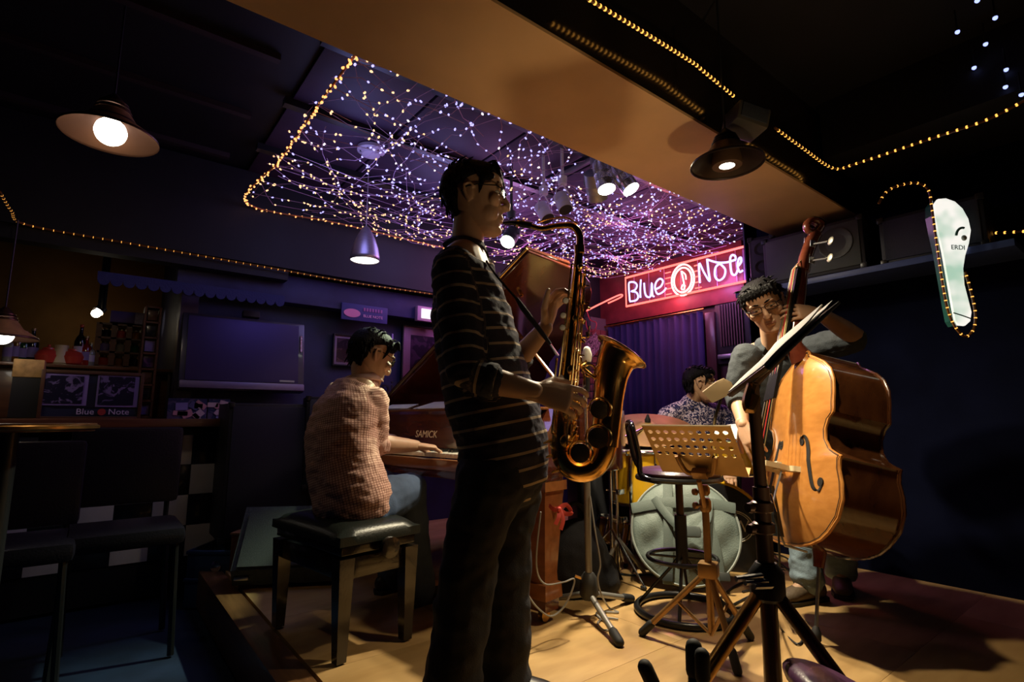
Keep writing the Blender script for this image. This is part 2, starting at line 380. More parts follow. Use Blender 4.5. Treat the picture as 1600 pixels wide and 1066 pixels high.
# the warm light string on the net's border
bord = thing('border_light_string', 'string of warm bulbs wound along the outer edge of the light net', 'fairy lights', (NX0, NY1, 2.28))
path = smooth_path([V((NX0, 1.62, 2.29)), V((NX0 - .01, 2.3, 2.28)), V((NX0, 3.0, 2.29)), V((NX0 - .01, NY1, 2.28)), V((1.3, NY1, 2.285)), V((2.0, NY1, 2.28)), V((2.6, NY1, 2.285))], 14)
MB().tube(path, .0055, 6).build('string', mat('border_wire', (.55, .20, .07), .5), bord)
bw = MB().lathe((0, 0, -.008), (0, 0, 1), [(0, .003), (.003, .0056), (.011, .0056), (.017, .0015)], 6).mesh('bulb', glow('border_bulb', (1.0, .40, .12), 2.2))
for i in range(len(path) - 1):
    for k in range(2 if path[i].y < NY1 - .02 else 1):
        p = lerp(path[i], path[i + 1], (k + .5) / 2); inst('bulb', bw, bord, p + V((rn.uniform(-.009, .009), rn.uniform(-.009, .009), rn.uniform(-.012, .004))), (rn.uniform(0, 6), rn.uniform(0, 6), 0))

# ------------------------------------------------------------------ rope lights
rtube = mat('rope_tube', (.20, .08, .015), .3, coat=.4); rbulb = glow('rope_bulb', (1.0, .42, .07), 2.1)
rb_me = MB().ell((0, 0, 0), .0075, seg=8, rings=5).mesh('bulb', rbulb)
def rope(label, pts, step, r=.006, sc=1., sm=5):
    pts = smooth_path(pts, sm); t = thing('rope_light', label, 'rope light', pts[0], 'amber rope lights')
    MB().tube(pts, r, 6).build('tube', rtube, t)
    acc = 0
    for i in range(len(pts) - 1):
        L_ = (pts[i + 1] - pts[i]).length; s = step - acc
        while s < L_: o = inst('bulb', rb_me, t, lerp(pts[i], pts[i + 1], s / L_)); o.scale = (sc,) * 3; s += step
        acc = (acc + L_) % step
y_ = 3.815
rope('amber rope light along the low bulkhead over the television and bar', [onz(0, 300, 1.885), onz(18, 330, 1.885), ony(44, 352, y_), ony(200, 380, y_), ony(400, 415, y_), ony(560, 443, y_), ony(690, 462, y_), V((3.2, y_, 1.88))], .044, sc=.8)
zr = 2.47
rope('amber rope light on the ceiling beside the tan beam', [ony(u, v, 1.05) for u, v in ((905, -10), (985, 38), (1078, 95), (1100, 112), (1146, 150))], .024, sc=.95)
rope('amber rope light turning the ceiling corner beyond the black pendant', [ony(1211, 200, 1.05), ony(1255, 232, 1.05), onx(1302, 263, 2.98), onx(1340, 255, 2.98), onx(1450, 218, 2.98), onx(1540, 188, 2.98), onx(1610, 152, 2.98)], .034, sc=.95)
dS = 2.45
rope('amber rope light looped round the glass-shaped beer sign', [P(u, v, dS - .01) for u, v in ((1373, 318), (1385, 300), (1405, 290), (1432, 286), (1450, 296), (1456, 325), (1462, 370), (1470, 425), (1480, 480), (1492, 510), (1508, 526), (1521, 515), (1524, 490), (1517, 455), (1508, 425))], .034, sc=.85)
rope('short amber rope light at the edge behind the beer sign', [P(1522, 364, 2.6), P(1560, 364, 2.5), P(1610, 361, 2.4)], .034, sc=.95)
# a few small blue lamps far over on the dark ceiling
bl = glow('blue_lamp', (.35, .42, 1.0), 2); bme = MB().ell((0, 0, 0), .009, seg=8, rings=6).mesh('lens', bl)
cap_me = MB().lathe((0, 0, .004), (0, 0, 1), [(0, .011), (.006, .011), (.012, .004), (.1, .003)], 8).mesh('cap', blackp)
for i, (u, v, w) in enumerate(((1496, 50, 'second lowest on the outer row'), (1555, 28, 'uppermost'), (1540, 69, 'just under the uppermost pair'), (1522, 106, 'furthest toward the beam'), (1572, 109, 'beside the middle of the cluster'), (1571, 136, 'lowest but one'), (1596, 148, 'lowest, just above the amber rope'), (1527, 1, 'at the very top edge'))):
    p = onz(u, v, 2.46); p = onx(u, v, 2.965) if p.x > 2.93 else p; t = thing('ceiling_lamp', 'tiny blue ceiling light in the dark corner cluster, ' + w, 'ceiling light', p, 'tiny blue ceiling lights')
    inst('lens', bme, t, p); inst('cap', cap_me, t, p)

# ------------------------------------------------------------------ neon sign
xs = 4.19
def N(u, v, dx=0): p = onx(u, v, xs); return V((xs - dx, p.y, p.z))
def cz(pts): return [N(970 + a / 7.619, 380 + b / 7.619, .03) for a, b in pts]
sign = thing('neon_sign', 'red framed neon sign with blue script lettering on the dark end wall', 'neon sign', N(1070, 440), None)
a_, b_ = N(981, 434), N(1165, 388); c_, d_ = N(981, 482), N(1166, 438)
zt, zb = (a_.z + b_.z) / 2, (c_.z + d_.z) / 2; ya, yb = (a_.y + c_.y) / 2, min(b_.y, d_.y)
MB().rbox((xs + .025, (ya + yb) / 2, (zt + zb) / 2), (.02, ya - yb, zt - zb), .003).build('backboard', mat('sign_backboard', (.30, .16, .36), .4), sign)
MB().rbox((xs + .03, 3.03, (zt + zb) / 2 - .03), (.04, 1.62, zt - zb + .22), .003).build('fascia', mat('sign_fascia', (.20, .03, .03), .4, var=.3), sign)
redn = glow('red_neon_tube', (1.0, .13, .10), 2.8, True); bluen = glow('blue_neon_tube', (.46, .40, 1.0), 2.5, True); pinkn = glow('pink_neon_tube', (1.0, .55, .52), 2.6, True)
F = [V((xs - .03, ya, zt)), V((xs - .03, yb - .02, zt)), V((xs - .03, yb - .02, zb)), V((xs - .03, ya, zb))]
MB().tube(F, .0105, 6, side=(1, 0, 0), closed=True).build('frame_tube', redn, sign)
strokes = [[(130, 690), (118, 500), (140, 470), (190, 475), (215, 510), (195, 560), (150, 580), (205, 590), (230, 640), (205, 685), (130, 700)],
           [(262, 440), (255, 560), (258, 655)],
           [(300, 480), (312, 600), (340, 645), (380, 630), (392, 480), (400, 620), (420, 640)],
           [(440, 555), (500, 520), (525, 460), (490, 430), (445, 470), (430, 540), (460, 610), (520, 590), (565, 540)],
           [(965, 480), (955, 250), (1010, 350), (1080, 460), (1065, 330), (1050, 195)],
           [(1060, 205), (1120, 225), (1190, 240), (1290, 235), (1390, 205)],
           [(1200, 250), (1150, 300), (1145, 400), (1190, 450), (1250, 410), (1265, 320), (1200, 250)],
           [(1330, 300), (1345, 370), (1385, 385), (1420, 320)], [(1330, 300), (1325, 190), (1350, 150), (1385, 165), (1390, 205)],
           [(1420, 280), (1455, 230), (1450, 180), (1425, 200), (1412, 280), (1440, 350), (1475, 330)]]
for s in strokes: MB().tube(smooth_path(cz(s), 5), .0095, 6).build('letter_tube', bluen, sign)
oc = cz([(760, 445)])[0]
for R_, in ((.145,), (.115,)):
    MB().tube([oc + V((0, math.cos(2 * PI * k / 28) * R_ * .82, math.sin(2 * PI * k / 28) * R_)) for k in range(28)], .0085, 6, side=(1, 0, 0), closed=True).build('ring_tube', pinkn, sign)
MB().tube(smooth_path(cz([(745, 340), (780, 520), (770, 560), (745, 545), (765, 500), (790, 520)]), 5), .008, 6).build('note_tube', pinkn, sign)
MB().tube(smooth_path(cz([(745, 340), (790, 380), (800, 440)]), 5), .007, 6).build('note_tube', pinkn, sign)
for k in range(5):
    z = oc.z + (k - 2) * .052
    for y0, y1 in ((.125, .185), (-.125, -.185)): MB().tube([oc + V((0, y0, z - oc.z)), oc + V((0, y1, z - oc.z))], .006, 6).build('staff_tube', redn, sign)
for k in range(7):
    y = lerp(ya, yb, (k + .5) / 7); MB().tube([(xs - .005, y, zt), (xs - .005, y, zb)], .003, 4).build('support_wire', netwire, sign, smooth=0)
# small red neon bar beside the sign
nb = thing('neon_bar', 'single straight red neon tube between the saxophone and the sign', 'neon tube', onx(945, 478, 4.1))
pp = [onx(916, 486, 3.93), onx(940, 474, 4.0), onx(968, 461, 4.12), onx(971, 464, 4.12), onx(950, 474, 4.03)]
MB().tube(smooth_path(pp, 4), .008, 6).build('tube', redn, nb)
pp2 = [onx(917, 486, 3.93), onx(922, 500, 3.94), onx(932, 505, 3.94), onx(928, 518, 3.94), onx(918, 514, 3.94), onx(915, 500, 3.94)]
MB().tube(smooth_path(pp2, 4), .005, 5).build('cable', mat('red_cable', (.5, .05, .05), .4), nb)
# flyer on the brick
fp = [onx(u, v, 3.945) for u, v in ((914, 536), (931, 519), (941, 540), (926, 558))]
fy = MB().prism(fp, (.002, 0, 0)).build('flyer', blotch_mat('flyer_print', (.8, .4, .38), (.08, .02, .03), 45, .52)); tag(fy, 'small printed flyer stuck askew on the brick pillar', 'flyer')

# ------------------------------------------------------------------ curtain, grille, speakers by the end wall
cur = MB(); yA, yB = 3.72, 2.62; n = 90; zT, zB = 1.80, .12
vs_c = []
for i in range(n + 1):
    y = lerp(yA, yB, i / n); x = 4.2 - .022 * math.sin(i * .95) - .012 * math.sin(i * .37 + 1)
    vs_c += [(x, y, zT), (x - .01 * math.sin(i * .5), y, zB)]
cur.add(vs_c, [(2 * i, 2 * i + 2, 2 * i + 3, 2 * i + 1) for i in range(n)])
co = cur.build('curtain', mat('blue_curtain', (.016, .015, .075), .9, var=.2, vs_=3, bump=.2, bs=150), smooth=180); tag(co, 'dark blue pleated curtain hanging behind the drummer', 'curtain')
co.modifiers.new('s', 'SOLIDIFY').thickness = .006
cr = MB().tube([(4.18, yA + .05, zT + .015), (4.18, yB - .03, zT + .015)], .009, 8).build('curtain_rod', brassd); tag(cr, 'thin metal rod carrying the blue curtain', 'curtain rod')
gx = 4.20
g0, g1 = onx(1122, 474, gx), onx(1166, 560, gx); gy0, gy1, gz0, gz1 = max(g0.y, g1.y), min(g0.y, g1.y), g1.z, g0.z
gr = thing('wall_heater', 'black slatted heater grille on the end wall under the sign', 'heater', (gx, (gy0 + gy1) / 2, gz0))
MB().rbox((gx + .03, (gy0 + gy1) / 2, (gz0 + gz1) / 2), (.04, gy0 - gy1 + .08, gz1 - gz0 + .06), .008).build('housing', blackp, gr)
for k in range(9): MB().box((gx, lerp(gy0, gy1, (k + .5) / 9), lerp(gz0, gz1, .6)), (.015, .008, (gz1 - gz0) * .72)).build('slat', mat('heater_slat', (.09, .05, .05), .4) if k == 0 else bpy.data.materials['heater_slat'], gr, smooth=0)
MB().rbox((gx - .01, (gy0 + gy1) / 2, gz0 + .03), (.03, gy0 - gy1 + .04, .04), .006).build('ledge', steel, gr)
pt = MB().rbox((gx + .02, onx(1110, 520, gx).y, 1.45), (.05, .09, .66), .006).build('wall_post', mat('dark_post', (.07, .03, .03), .3, coat=.4)); tag(pt, 'dark upright board between the curtain and the heater grille', 'board')

def cabinet(name, label, cat, c, size, grille, R=None, cones=(), frame_c=None, rim=.02, group=None, bodym=None):
    # a loudspeaker box: local x = width, -y = front
    R = R or Matrix.Identity(3); c = V(c); t = thing(name, label, cat, c - R @ V((0, 0, size[2] / 2)), group)
    L_ = Matrix.Translation(c) @ R.to_4x4()
    MB(L_).rbox((0, 0, 0), size, .012).build('cabinet', bodym or blackp, t)
    MB(L_).rbox((0, -size[1] / 2, 0), (size[0] - 2 * rim, .014, size[2] - 2 * rim), .005).build('grille', grille, t)
    for x, z, r in cones: MB(L_).lathe((x, -size[1] / 2 - .006, z), (0, -1, 0), [(0, r), (.006, r), (.006, r * .9), (-.004, r * .3), (.0, .002)], 20).build('driver', blackm, t)
    for sx in (-1, 1):
        for sz in (-1, 1): MB(L_).rbox((sx * (size[0] / 2 - .012), -size[1] / 2 + .01, sz * (size[2] / 2 - .012)), (.034, .034, .034), .006).build('corner', blackm, t)
    return t
def rotz(a): return Matrix.Rotation(a, 3, 'Z')
grl = mat('speaker_grille', (.035, .04, .055), .6, bump=.5, bs=500)
gpanel = mat('grey_green_panel', (.055, .065, .06), .5, var=.15)
shz = onx(1310, 437, 3.4).z - .015
sh = MB().rbox((3.40, 1.1, shz), (.32, 1.35, .035), .004).build('wall_shelf', mat('shelf_blue', (.045, .07, .20), .45, var=.2)); tag(sh, 'blue painted shelf carrying the big speaker on the wall by the bass', 'shelf')
cabinet('speaker', 'large dark loudspeaker on the blue shelf behind the bass scroll', 'speaker', (3.40, 1.30, shz + .02 + .15), (.56, .30, .30), gpanel, rotz(-PI / 2), ((.14, .02, .09),))
cabinet('speaker', 'narrow black loudspeaker hung at the wall corner beside the neon sign', 'speaker', onx(1197, 408, 3.5) + V((-.02, 0, 0)), (.16, .14, .30), grl, rotz(-PI / 2 + .25), ((0, .06, .045), (0, -.06, .045)))
cabinet('speaker', 'dark loudspeaker at the unlit far end of the blue shelf', 'speaker', (3.42, .74, shz + .02 + .13), (.44, .26, .26), grl, rotz(-PI / 2), ())

# ------------------------------------------------------------------ beer sign
bsg = thing('beer_sign', 'glowing white glass-shaped beer sign with green lettering on the dark wall', 'sign', P(1492, 505, dS))
outl = [(1461, 318), (1466, 311), (1478, 310), (1492, 315), (1504, 326), (1513, 342), (1517, 360), (1514, 380), (1508, 400), (1505, 420), (1507, 445), (1513, 468), (1518, 488), (1516, 502), (1508, 509), (1498, 508), (1493, 500), (1489, 480), (1482, 440), (1474, 395), (1465, 355), (1461, 335)]
op = [P(u, v, dS) for u, v in outl]
MB().prism([p + FW * .012 for p in op], FW * .05).build('box', mat('sign_box_green', (.02, .12, .09), .3, coat=.4), bsg, smooth=0)
sg = mat('sign_face', (.8, .85, .8), .3); n_ = sg.node_tree.nodes; l_ = sg.node_tree.links
tc = n_.new('ShaderNodeTexCoord'); tn = n_.new('ShaderNodeTexNoise'); tn.inputs['Scale'].default_value = 6; l_.new(tc.outputs['Object'], tn.inputs[0])
rr = n_.new('ShaderNodeValToRGB'); rr.color_ramp.elements[0].color = (.40, .62, .48, 1); rr.color_ramp.elements[1].color = (1, .97, .90, 1); rr.color_ramp.elements[0].position = .40; rr.color_ramp.elements[1].position = .58
l_.new(tn.outputs[0], rr.inputs[0]); l_.new(rr.outputs[0], n_['Principled BSDF'].inputs['Emission Color']); n_['Principled BSDF'].inputs['Emission Strength'].default_value = .95
MB().prism(op, FW * .012).build('face', sg, bsg, smooth=0)
grn = mat('sign_green_ink', (.01, .09, .06), .5)
Mt = frame(P(1497, 387, dS - .004), RT, UP, None); text('lettering', 'ERDI', .032, Mt @ Matrix.Rotation(-.05, 4, 'Z'), grn, bsg)
MB().tube([P(1504 + 10 * math.cos(a), 369 - 13 * math.sin(a), dS - .003) for a in [1.35 + k * .19 for k in range(10)]], .006, 6).build('emblem_band', grn, bsg)
MB().ell(P(1506, 372, dS - .002), (.012, .012, .014), seg=10, rings=6).build('emblem', mat('emblem_grey', (.35, .4, .36), .6), bsg)
MB().tube([P(1490, 489, dS - .002), P(1503, 493, dS - .002), P(1517, 498, dS - .002)], .003, 5).build('seam', grn, bsg)

# ================================================================== LAMPS
shade_out = mat('shade_dark_copper', (.10, .05, .035), .35, .7); shade_in = mat('shade_inside', (.62, .36, .14), .4, .4, var=.2, vs_=18)
bulbw = glow('lit_bulb', (1.0, .93, .80), 9, True)
def cone_lamp(label, rim, dia, top, globe, inner, out, cone_bulb=False, axis=(0, 0, 1)):
    t = thing('pendant_lamp', label, 'lamp', rim, 'cone pendant lamps'); r = dia / 2; A = V(axis).normalized()
    pro = [(0, r), (.01, r * .98), (r * .35, r * .55), (r * .55, r * .42), (r * .62, r * .36)]
    s = MB().lathe(rim, A, pro, 36, cap=False).build('shade', out, t); m = s.modifiers.new('s', 'SOLIDIFY'); m.thickness = .002
    MB().lathe(V(rim) + A * .002, A, [(h, q * .985) for h, q in pro], 36, cap=False).build('shade_lining', inner, t)
    for k in range(3): MB().ring(V(rim) + A * (r * (.66 + .09 * k)), A, r * (.36 - .04 * k), .004, 28, 6).build('vent_ring', out, t)
    MB().lathe(V(rim) + A * r * .6, A, [(0, r * .3), (r * .1, r * .3), (r * .35, r * .2), (r * .5, r * .06)], 20).build('cap', out, t)
    if cone_bulb:
        MB().lathe(V(rim) + A * (-r * .03), A, [(0, r * .40), (.01, r * .42), (r * .55, r * .34)], 20).build('reflector', inner, t)
        MB().lathe(V(rim) + A * (-r * .05), A, [(0, .001), (.004, r * .30), (.012, r * .40), (.02, r * .40)], 20).build('bulb', bulbw, t)
    else:
        MB().ell(V(rim) + A * (r * .13), globe, seg=20, rings=14).build('bulb', bulbw, t)
        MB().lathe(V(rim) + A * (r * .1 + globe * .8), A, [(0, .016), (.05, .016)], 12).build('socket', steel, t)
    MB().tube([V(rim) + A * r * 1.05, V((rim[0], rim[1], top))], .004, 6).build('cord', blackp, t)
    return t
l1 = onz(172, 214, 1.97); cone_lamp('copper cone pendant with round white bulb over the dark bar side', l1, .335, 2.56, .055, shade_in, shade_out)
l2 = P(1136, 258, 1.95); cone_lamp('black cone pendant with reflector bulb hanging at the tan beam', l2, .275, 2.56, 0, mat('shade_inside_dark', (.16, .09, .05), .4, .5), mat('shade_black', (.03, .02, .018), .4, .5), True)
l3 = ony(2, 529, 3.75); cone_lamp('small brass cone pendant over the bar at the picture edge', l3, .30, 1.9, .05, shade_in, shade_out)
lamp('pendant_light', 'POINT', l1 + V((0, 0, -.05)), WARM, 1.6, .05)
lamp('pendant_light', 'SPOT', l2 + V((0, 0, -.03)), (1.0, .80, .50), 42, .035, l2 + V((.12, .06, -2)), 112, .7)
lamp('pendant_light', 'POINT', l3 + V((0, 0, -.05)), WARM, .25, .05)
# bullet pendant
b4 = ony(570, 408, 3.35); bp = thing('pendant_lamp', 'silver bullet-shaped pendant hanging above the pianist', 'lamp', b4)
alu = mat('brushed_aluminium', (.42, .36, .45), .38, .85, var=.15, vs_=25, stretch=(1, 1, 14))
pr_ = [(0, .098), (.03, .097), (.09, .086), (.15, .066), (.20, .043), (.235, .022), (.245, .008)]
o = MB().lathe(b4, UP, pr_, 32, cap=False).build('shade', alu, bp); o.modifiers.new('s', 'SOLIDIFY').thickness = .002
MB().lathe(b4 + V((0, 0, .006)), UP, [(0, .092), (.004, .09), (.02, .085), (.03, .0)], 28).build('bulb', glow('bullet_bulb', (1.0, .96, .88), 3.2, True), bp)
MB().tube([b4 + V((0, 0, .24)), V((b4.x, b4.y, 2.54))], .0035, 6).build('cord', mat('pale_cord', (.35, .3, .35), .5), bp)
lamp('pendant_light', 'SPOT', b4 + V((0, 0, -.02)), (1, .9, .75), 2.0, .05, b4 + V((0, 0, -2)), 120, .7)
sd = thing('smoke_detector', 'round white ceiling fitting behind the light net', 'ceiling fitting', onz(580, 232, 2.53)); c0 = onz(580, 232, 2.53)
MB().lathe(c0, (0, 0, -1), [(0, .085), (.02, .085), (.035, .06), (.045, .055), (.05, .02)], 28).build('base', mat('pale_plastic', (.5, .42, .5), .4), sd)
for k in range(6): MB().box(c0 + V((.06 * math.cos(k), .06 * math.sin(k), -.03)), (.02, .006, .012), rotz(k)).build('vent', blackp, sd, smooth=0)
# track spotlights
canm = mat('spot_can_silver', (.62, .6, .56), .25, .9, var=.1, vs_=40); canw = mat('spot_can_white', (.72, .68, .80), .45)
tr = MB().rbox((2.35, 2.1, 2.50), (.05, 1.0, .03), .004).build('light_track', blackm); tag(tr, 'black lighting track under the stage ceiling holding the spotlights', 'track')
def can(label, mouth, aim, m, r=.045, ln=.15, lit=None, seg=24):
    A = (V(mouth) - V(aim)).normalized(); t = thing('spotlight', label, 'spotlight', mouth, 'stage spotlights')
    MB().lathe(mouth, A, [(0, r), (ln * .25, r), (ln * .27, r * 1.03), (ln * .3, r), (ln * .55, r), (ln * .57, r * 1.03), (ln * .6, r), (ln, r * .97), (ln * 1.05, r * .6)], seg).build('can', m, t, smooth=30)
    MB().lathe(V(mouth) - A * .002, A, [(0, r * .94), (.001, r * .94), (.003, r * .5)], seg).build('lens', lit or mat('dark_lens', (.05, .05, .06), .1), t)
    s = A.cross(UP).normalized(); c = V(mouth) + A * ln * .55; top = c + UP * .12
    for q in (-1, 1): MB().tube([c + s * q * (r + .006), c + s * q * (r + .006) + UP * .07, top], .005, 6).build('yoke', m, t)
    MB().lathe(top - UP * .005, UP, [(0, .028), (.05, .03), (.055, .012), (.09, .012)], 16).build('mount', m, t)
    MB().tube([top + UP * .07, V((top.x, top.y, 2.56))], .01, 8).build('stem', m, t)
    return t
litw = glow('spot_lens_lit', (1.0, .95, .78), 14); litg = glow('spot_lens_green', (.86, 1.0, .72), 12)
aim1, aim2, aim3 = C(.75, 2.25, .3), C(1.35, 2.35, .7), C(-.55, 2.35, .75)
can('lit silver spotlight tight against the beam, nearer the saxophone', SPOT1, aim1, canm, .05, .17, litw, 16)
can('lit silver spotlight tight against the beam, nearer the bassist', SPOT2, aim2, canm, .05, .17, litw, 16)
can('unlit grey spotlight beside the lit pair, tilted away', P(934, 310, 2.95), P(950, 420, 3.3), mat('spot_can_grey', (.35, .34, .36), .4, .3), .06, .16)
can('unlit white spotlight with looped yoke, nearest the lit pair', P(884, 328, 3.1), P(905, 380, 3.0), canw, .045, .12)
can('unlit white spotlight with looped yoke, nearest the saxophonist', P(856, 342, 3.2), P(884, 392, 3.1), canw, .045, .12)
can('lit spotlight glowing greenish by the saxophonist mouth', SPOT3, aim3, mat('spot_can_dark', (.08, .09, .08), .4, .5), .05, .14, litg)
pj = thing('beam_speaker', 'small grey box speaker fixed to the beam above the black pendant', 'speaker', P(1168, 195, 1.95))
Mj = Matrix.Translation(P(1165, 190, 1.95)) @ Matrix.Rotation(-.5, 4, 'Z') @ Matrix.Rotation(.25, 4, 'Y')
MB(Mj).rbox((0, 0, 0), (.135, .12, .085), .012).build('cabinet', mat('grey_box', (.07, .06, .05), .5), pj); MB(Mj).rbox((0, -.062, 0), (.11, .008, .06), .004).build('grille', grl, pj)
MB(Mj).tube([(0, .04, .04), (0, .09, .12), (0, .12, .16)], .01, 6).build('bracket', blackm, pj)

# ================================================================== TELEVISION WALL
Y = 4.0
def rect(u0, v0, u1, v1, y): a, b = ony(u0, v0, y), ony(u1, v1, y); return a.x, b.x, b.z, a.z
x0, _, _, zt_ = rect(285, 487, 467, 614, Y); x1 = ony(474, 560, Y).x; z1 = (ony(285, 487, Y).z + ony(475, 506, Y).z) / 2; z0 = (ony(277, 610, Y).z + ony(467, 615, Y).z) / 2; x0 = ony(281, 548, Y).x
tv = thing('television', 'large flat television with purple reflection on the dark blue wall', 'television', ((x0 + x1) / 2, Y, z0)); cx, cz_ = (x0 + x1) / 2, (z0 + z1) / 2; w, h = x1 - x0, z1 - z0
TVM = Matrix.Translation((cx, Y, cz_)) @ Matrix.Rotation(-.15, 4, 'X') @ Matrix.Translation((-cx, -Y, -cz_))
MB(TVM).rbox((cx, Y + .01, cz_), (w, .07, h), .012).build('housing', mat('tv_housing', (.035, .035, .06), .3, coat=.3), tv)
scrm = mat('tv_screen', (.012, .014, .03), .36, spec=1.); scrm.node_tree.nodes['Principled BSDF'].inputs['Specular Tint'].default_value = (.55, .36, 1, 1)
MB(TVM).box((cx - .005, Y - .027, cz_ + .02), (w * .90, .006, h * .84)).build('screen', scrm, tv, smooth=0)
MB(TVM).rbox((cx, Y - .03, z0 + .03), (w * .99, .03, .05), .01).build('speaker_bar', mat('tv_silver', (.16, .13, .22), .4, .4), tv)
MB(TVM).box((x1 - .025, Y - .03, cz_ + .10), (.012, .006, .12)).build('sticker', blotch_mat('tv_sticker', (.5, .3, .3), (.8, .7, .8), 60), tv, smooth=0)
MB(TVM).box((x1 - .12, Y - .032, z0 + .075), (.10, .003, .012)).build('indicator', mat('tv_mark', (.35, .38, .3), .5), tv, smooth=0)
MB(TVM).rbox((cx + .02, Y - .02, z1 + .03), (.11, .05, .045), .008).build('camera', blackp, tv)
def framed(label, u0, v0, u1, v1, y, fw, fm, mm, im, cat='picture', pad=.05, glass=True, dep=.025):
    xa, xb, za, zb2 = rect(u0, v0, u1, v1, y); c = ((xa + xb) / 2, y, (za + zb2) / 2); t = thing('framed_picture', label, cat, (c[0], y, za)); w, h = xb - xa, zb2 - za
    for sx in (-1, 1): MB().rbox((c[0] + sx * (w / 2 - fw / 2), y, c[2]), (fw, dep, h), .003).build('frame_side', fm, t)
    for sz in (-1, 1): MB().rbox((c[0], y, c[2] + sz * (h / 2 - fw / 2)), (w - 2 * fw, dep, fw), .003).build('frame_rail', fm, t)
    MB().box((c[0], y + .006, c[2]), (w - fw, .006, h - fw)).build('mat_board', mm, t, smooth=0)
    MB().box((c[0], y + .001, c[2]), (w - 2 * fw - 2 * pad, .004, h - 2 * fw - 2 * pad)).build('print', im, t, smooth=0)
    if glass: MB().box((c[0], y - .006, c[2]), (w - 2 * fw, .003, h - 2 * fw)).build('glass', glassm, t, smooth=0)
    return t, c, w, h
glassm = thin_glass('picture_glass', .1)
pinkm = mat('pink_mat', (.92, .52, .80), .8); darkp = blotch_mat('dark_print', (.05, .02, .07), (.18, .07, .18), 9, .52, .3)
framed('large framed poster with wide pink border behind the pianist', 629, 507, 706, 628, 4.08, .012, blackp, pinkm, darkp, pad=.07)
framed('small framed photograph with pale border by the pianist head', 521, 521, 580, 575, 4.08, .012, blackp, mat('lilac_mat', (.75, .5, .88), .8), darkp, pad=.02)
xa, xb, za, zb_ = rect(651, 478, 690, 506, 3.93)
lb = thing('light_box', 'small lit white panel above the pink poster', 'sign', ((xa + xb) / 2, 4.0, za)); MB().rbox(((xa + xb) / 2, 3.935, (za + zb_) / 2), (xb - xa, .05, zb_ - za), .006).build('case', mat('lightbox_case', (.75, .4, .6), .4), lb)
MB().box(((xa + xb) / 2 + .01, 3.905, (za + zb_) / 2), (xb - xa - .05, .01, zb_ - za - .045)).build('screen', glow('lightbox_screen', (.95, .88, 1.0), 1.2), lb, smooth=0)
xa, xb, za, zb_ = rect(534, 472, 605, 507, 3.94)
sgn = thing('wall_sign', 'blue and pink oval-logo sign on the fascia above the pianist', 'sign', ((xa + xb) / 2, 3.94, za)); cxs, czs, ws, hs = (xa + xb) / 2, (za + zb_) / 2, xb - xa, zb_ - za
MB().rbox((cxs, 3.945, czs), (ws, .016, hs), .006).build('board', mat('sign_blue', (.05, .05, .22), .5, var=.1), sgn)
pinkp = mat('sign_pink', (.85, .30, .52), .5); MB().lathe((0, 0, 0), (0, -1, 0), [(0, 1), (.004, 1)], 32)
ovm = MB(Matrix.Translation((cxs - ws * .28, 3.935, czs - .01)) @ Matrix.Diagonal((ws * .175, 1, hs * .25, 1))); ovm.lathe((0, 0, 0), (0, -1, 0), [(0, 1), (.003, 1)], 32).build('oval', pinkp, sgn)
Ms = frame((cxs + ws * .17, 3.933, czs - hs * .17), (1, 0, 0), (0, 0, 1)); text('lettering', 'BLUE NOTE', hs * .235, Ms, mat('sign_lilac', (.95, .52, .85), .5), sgn)
for k in range(7): MB().box((cxs - ws * .02 + k * ws * .062, 3.934, czs + hs * .22), (ws * .04, .003, hs * .2)).build('faded_character', mat('sign_faded', (.42, .16, .42), .5) if k == 0 else bpy.data.materials['sign_faded'], sgn, smooth=0)
tl = MB().rbox(((ony(614, 540, 4.0)).x, 4.02, ony(614, 540, 4.0).z), (.012, .02, .20), .004).build('wall_strip', mat('lilac_strip', (.45, .35, .8), .4)); tag(tl, 'thin pale lilac upright strip on the wall between the two pictures', 'strip')
# 'piano' script letters standing on the ledge behind the lid
ps = thing('script_sign', 'black script letters standing before the pink poster', 'sign', ony(628, 618, 3.8)); text('lettering', 'piano', .15, frame(ony(626, 607, 3.8), V((1, .0, 0)), UP), blackm, ps, .006)
MB().rbox(ony(628, 619, 3.8), (.34, .03, .012), .003).build('base', blackm, ps)
# ledge below carrying it
lg = MB().rbox((2.35, 3.92, ony(628, 623, 3.8).z - .02), (1.6, .34, .03), .004).build('wall_ledge', navy); tag(lg, 'dark ledge along the wall behind the piano', 'ledge')
# scalloped valance
va = thing('valance', 'dark blue scalloped fabric valance over the bar opening', 'valance', ony(330, 460, 3.83)); vm = mat('valance_fabric', (.035, .045, .15), .9, bump=.2, bs=100)
vz = ony(330, 457, 3.83).z; vx0, vx1 = ony(150, 450, 3.83).x, ony(446, 465, 3.83).x; nsc = 17
for k in range(nsc):
    xa2, xb2 = lerp(vx0, vx1, k / nsc), lerp(vx0, vx1, (k + 1) / nsc); cxk = (xa2 + xb2) / 2; rk = (xb2 - xa2) / 2
    poly = [(xa2, 3.844, vz + .045), (xb2, 3.844, vz + .045), (xb2, 3.844, vz)] + [(cxk + rk * math.cos(a), 3.844, vz - .035 * math.sin(a)) for a in [PI * q / 6 for q in range(1, 6)]] + [(xa2, 3.844, vz)]
    MB().prism(poly, (0, .010, 0)).build('scallop', vm, va, smooth=0)

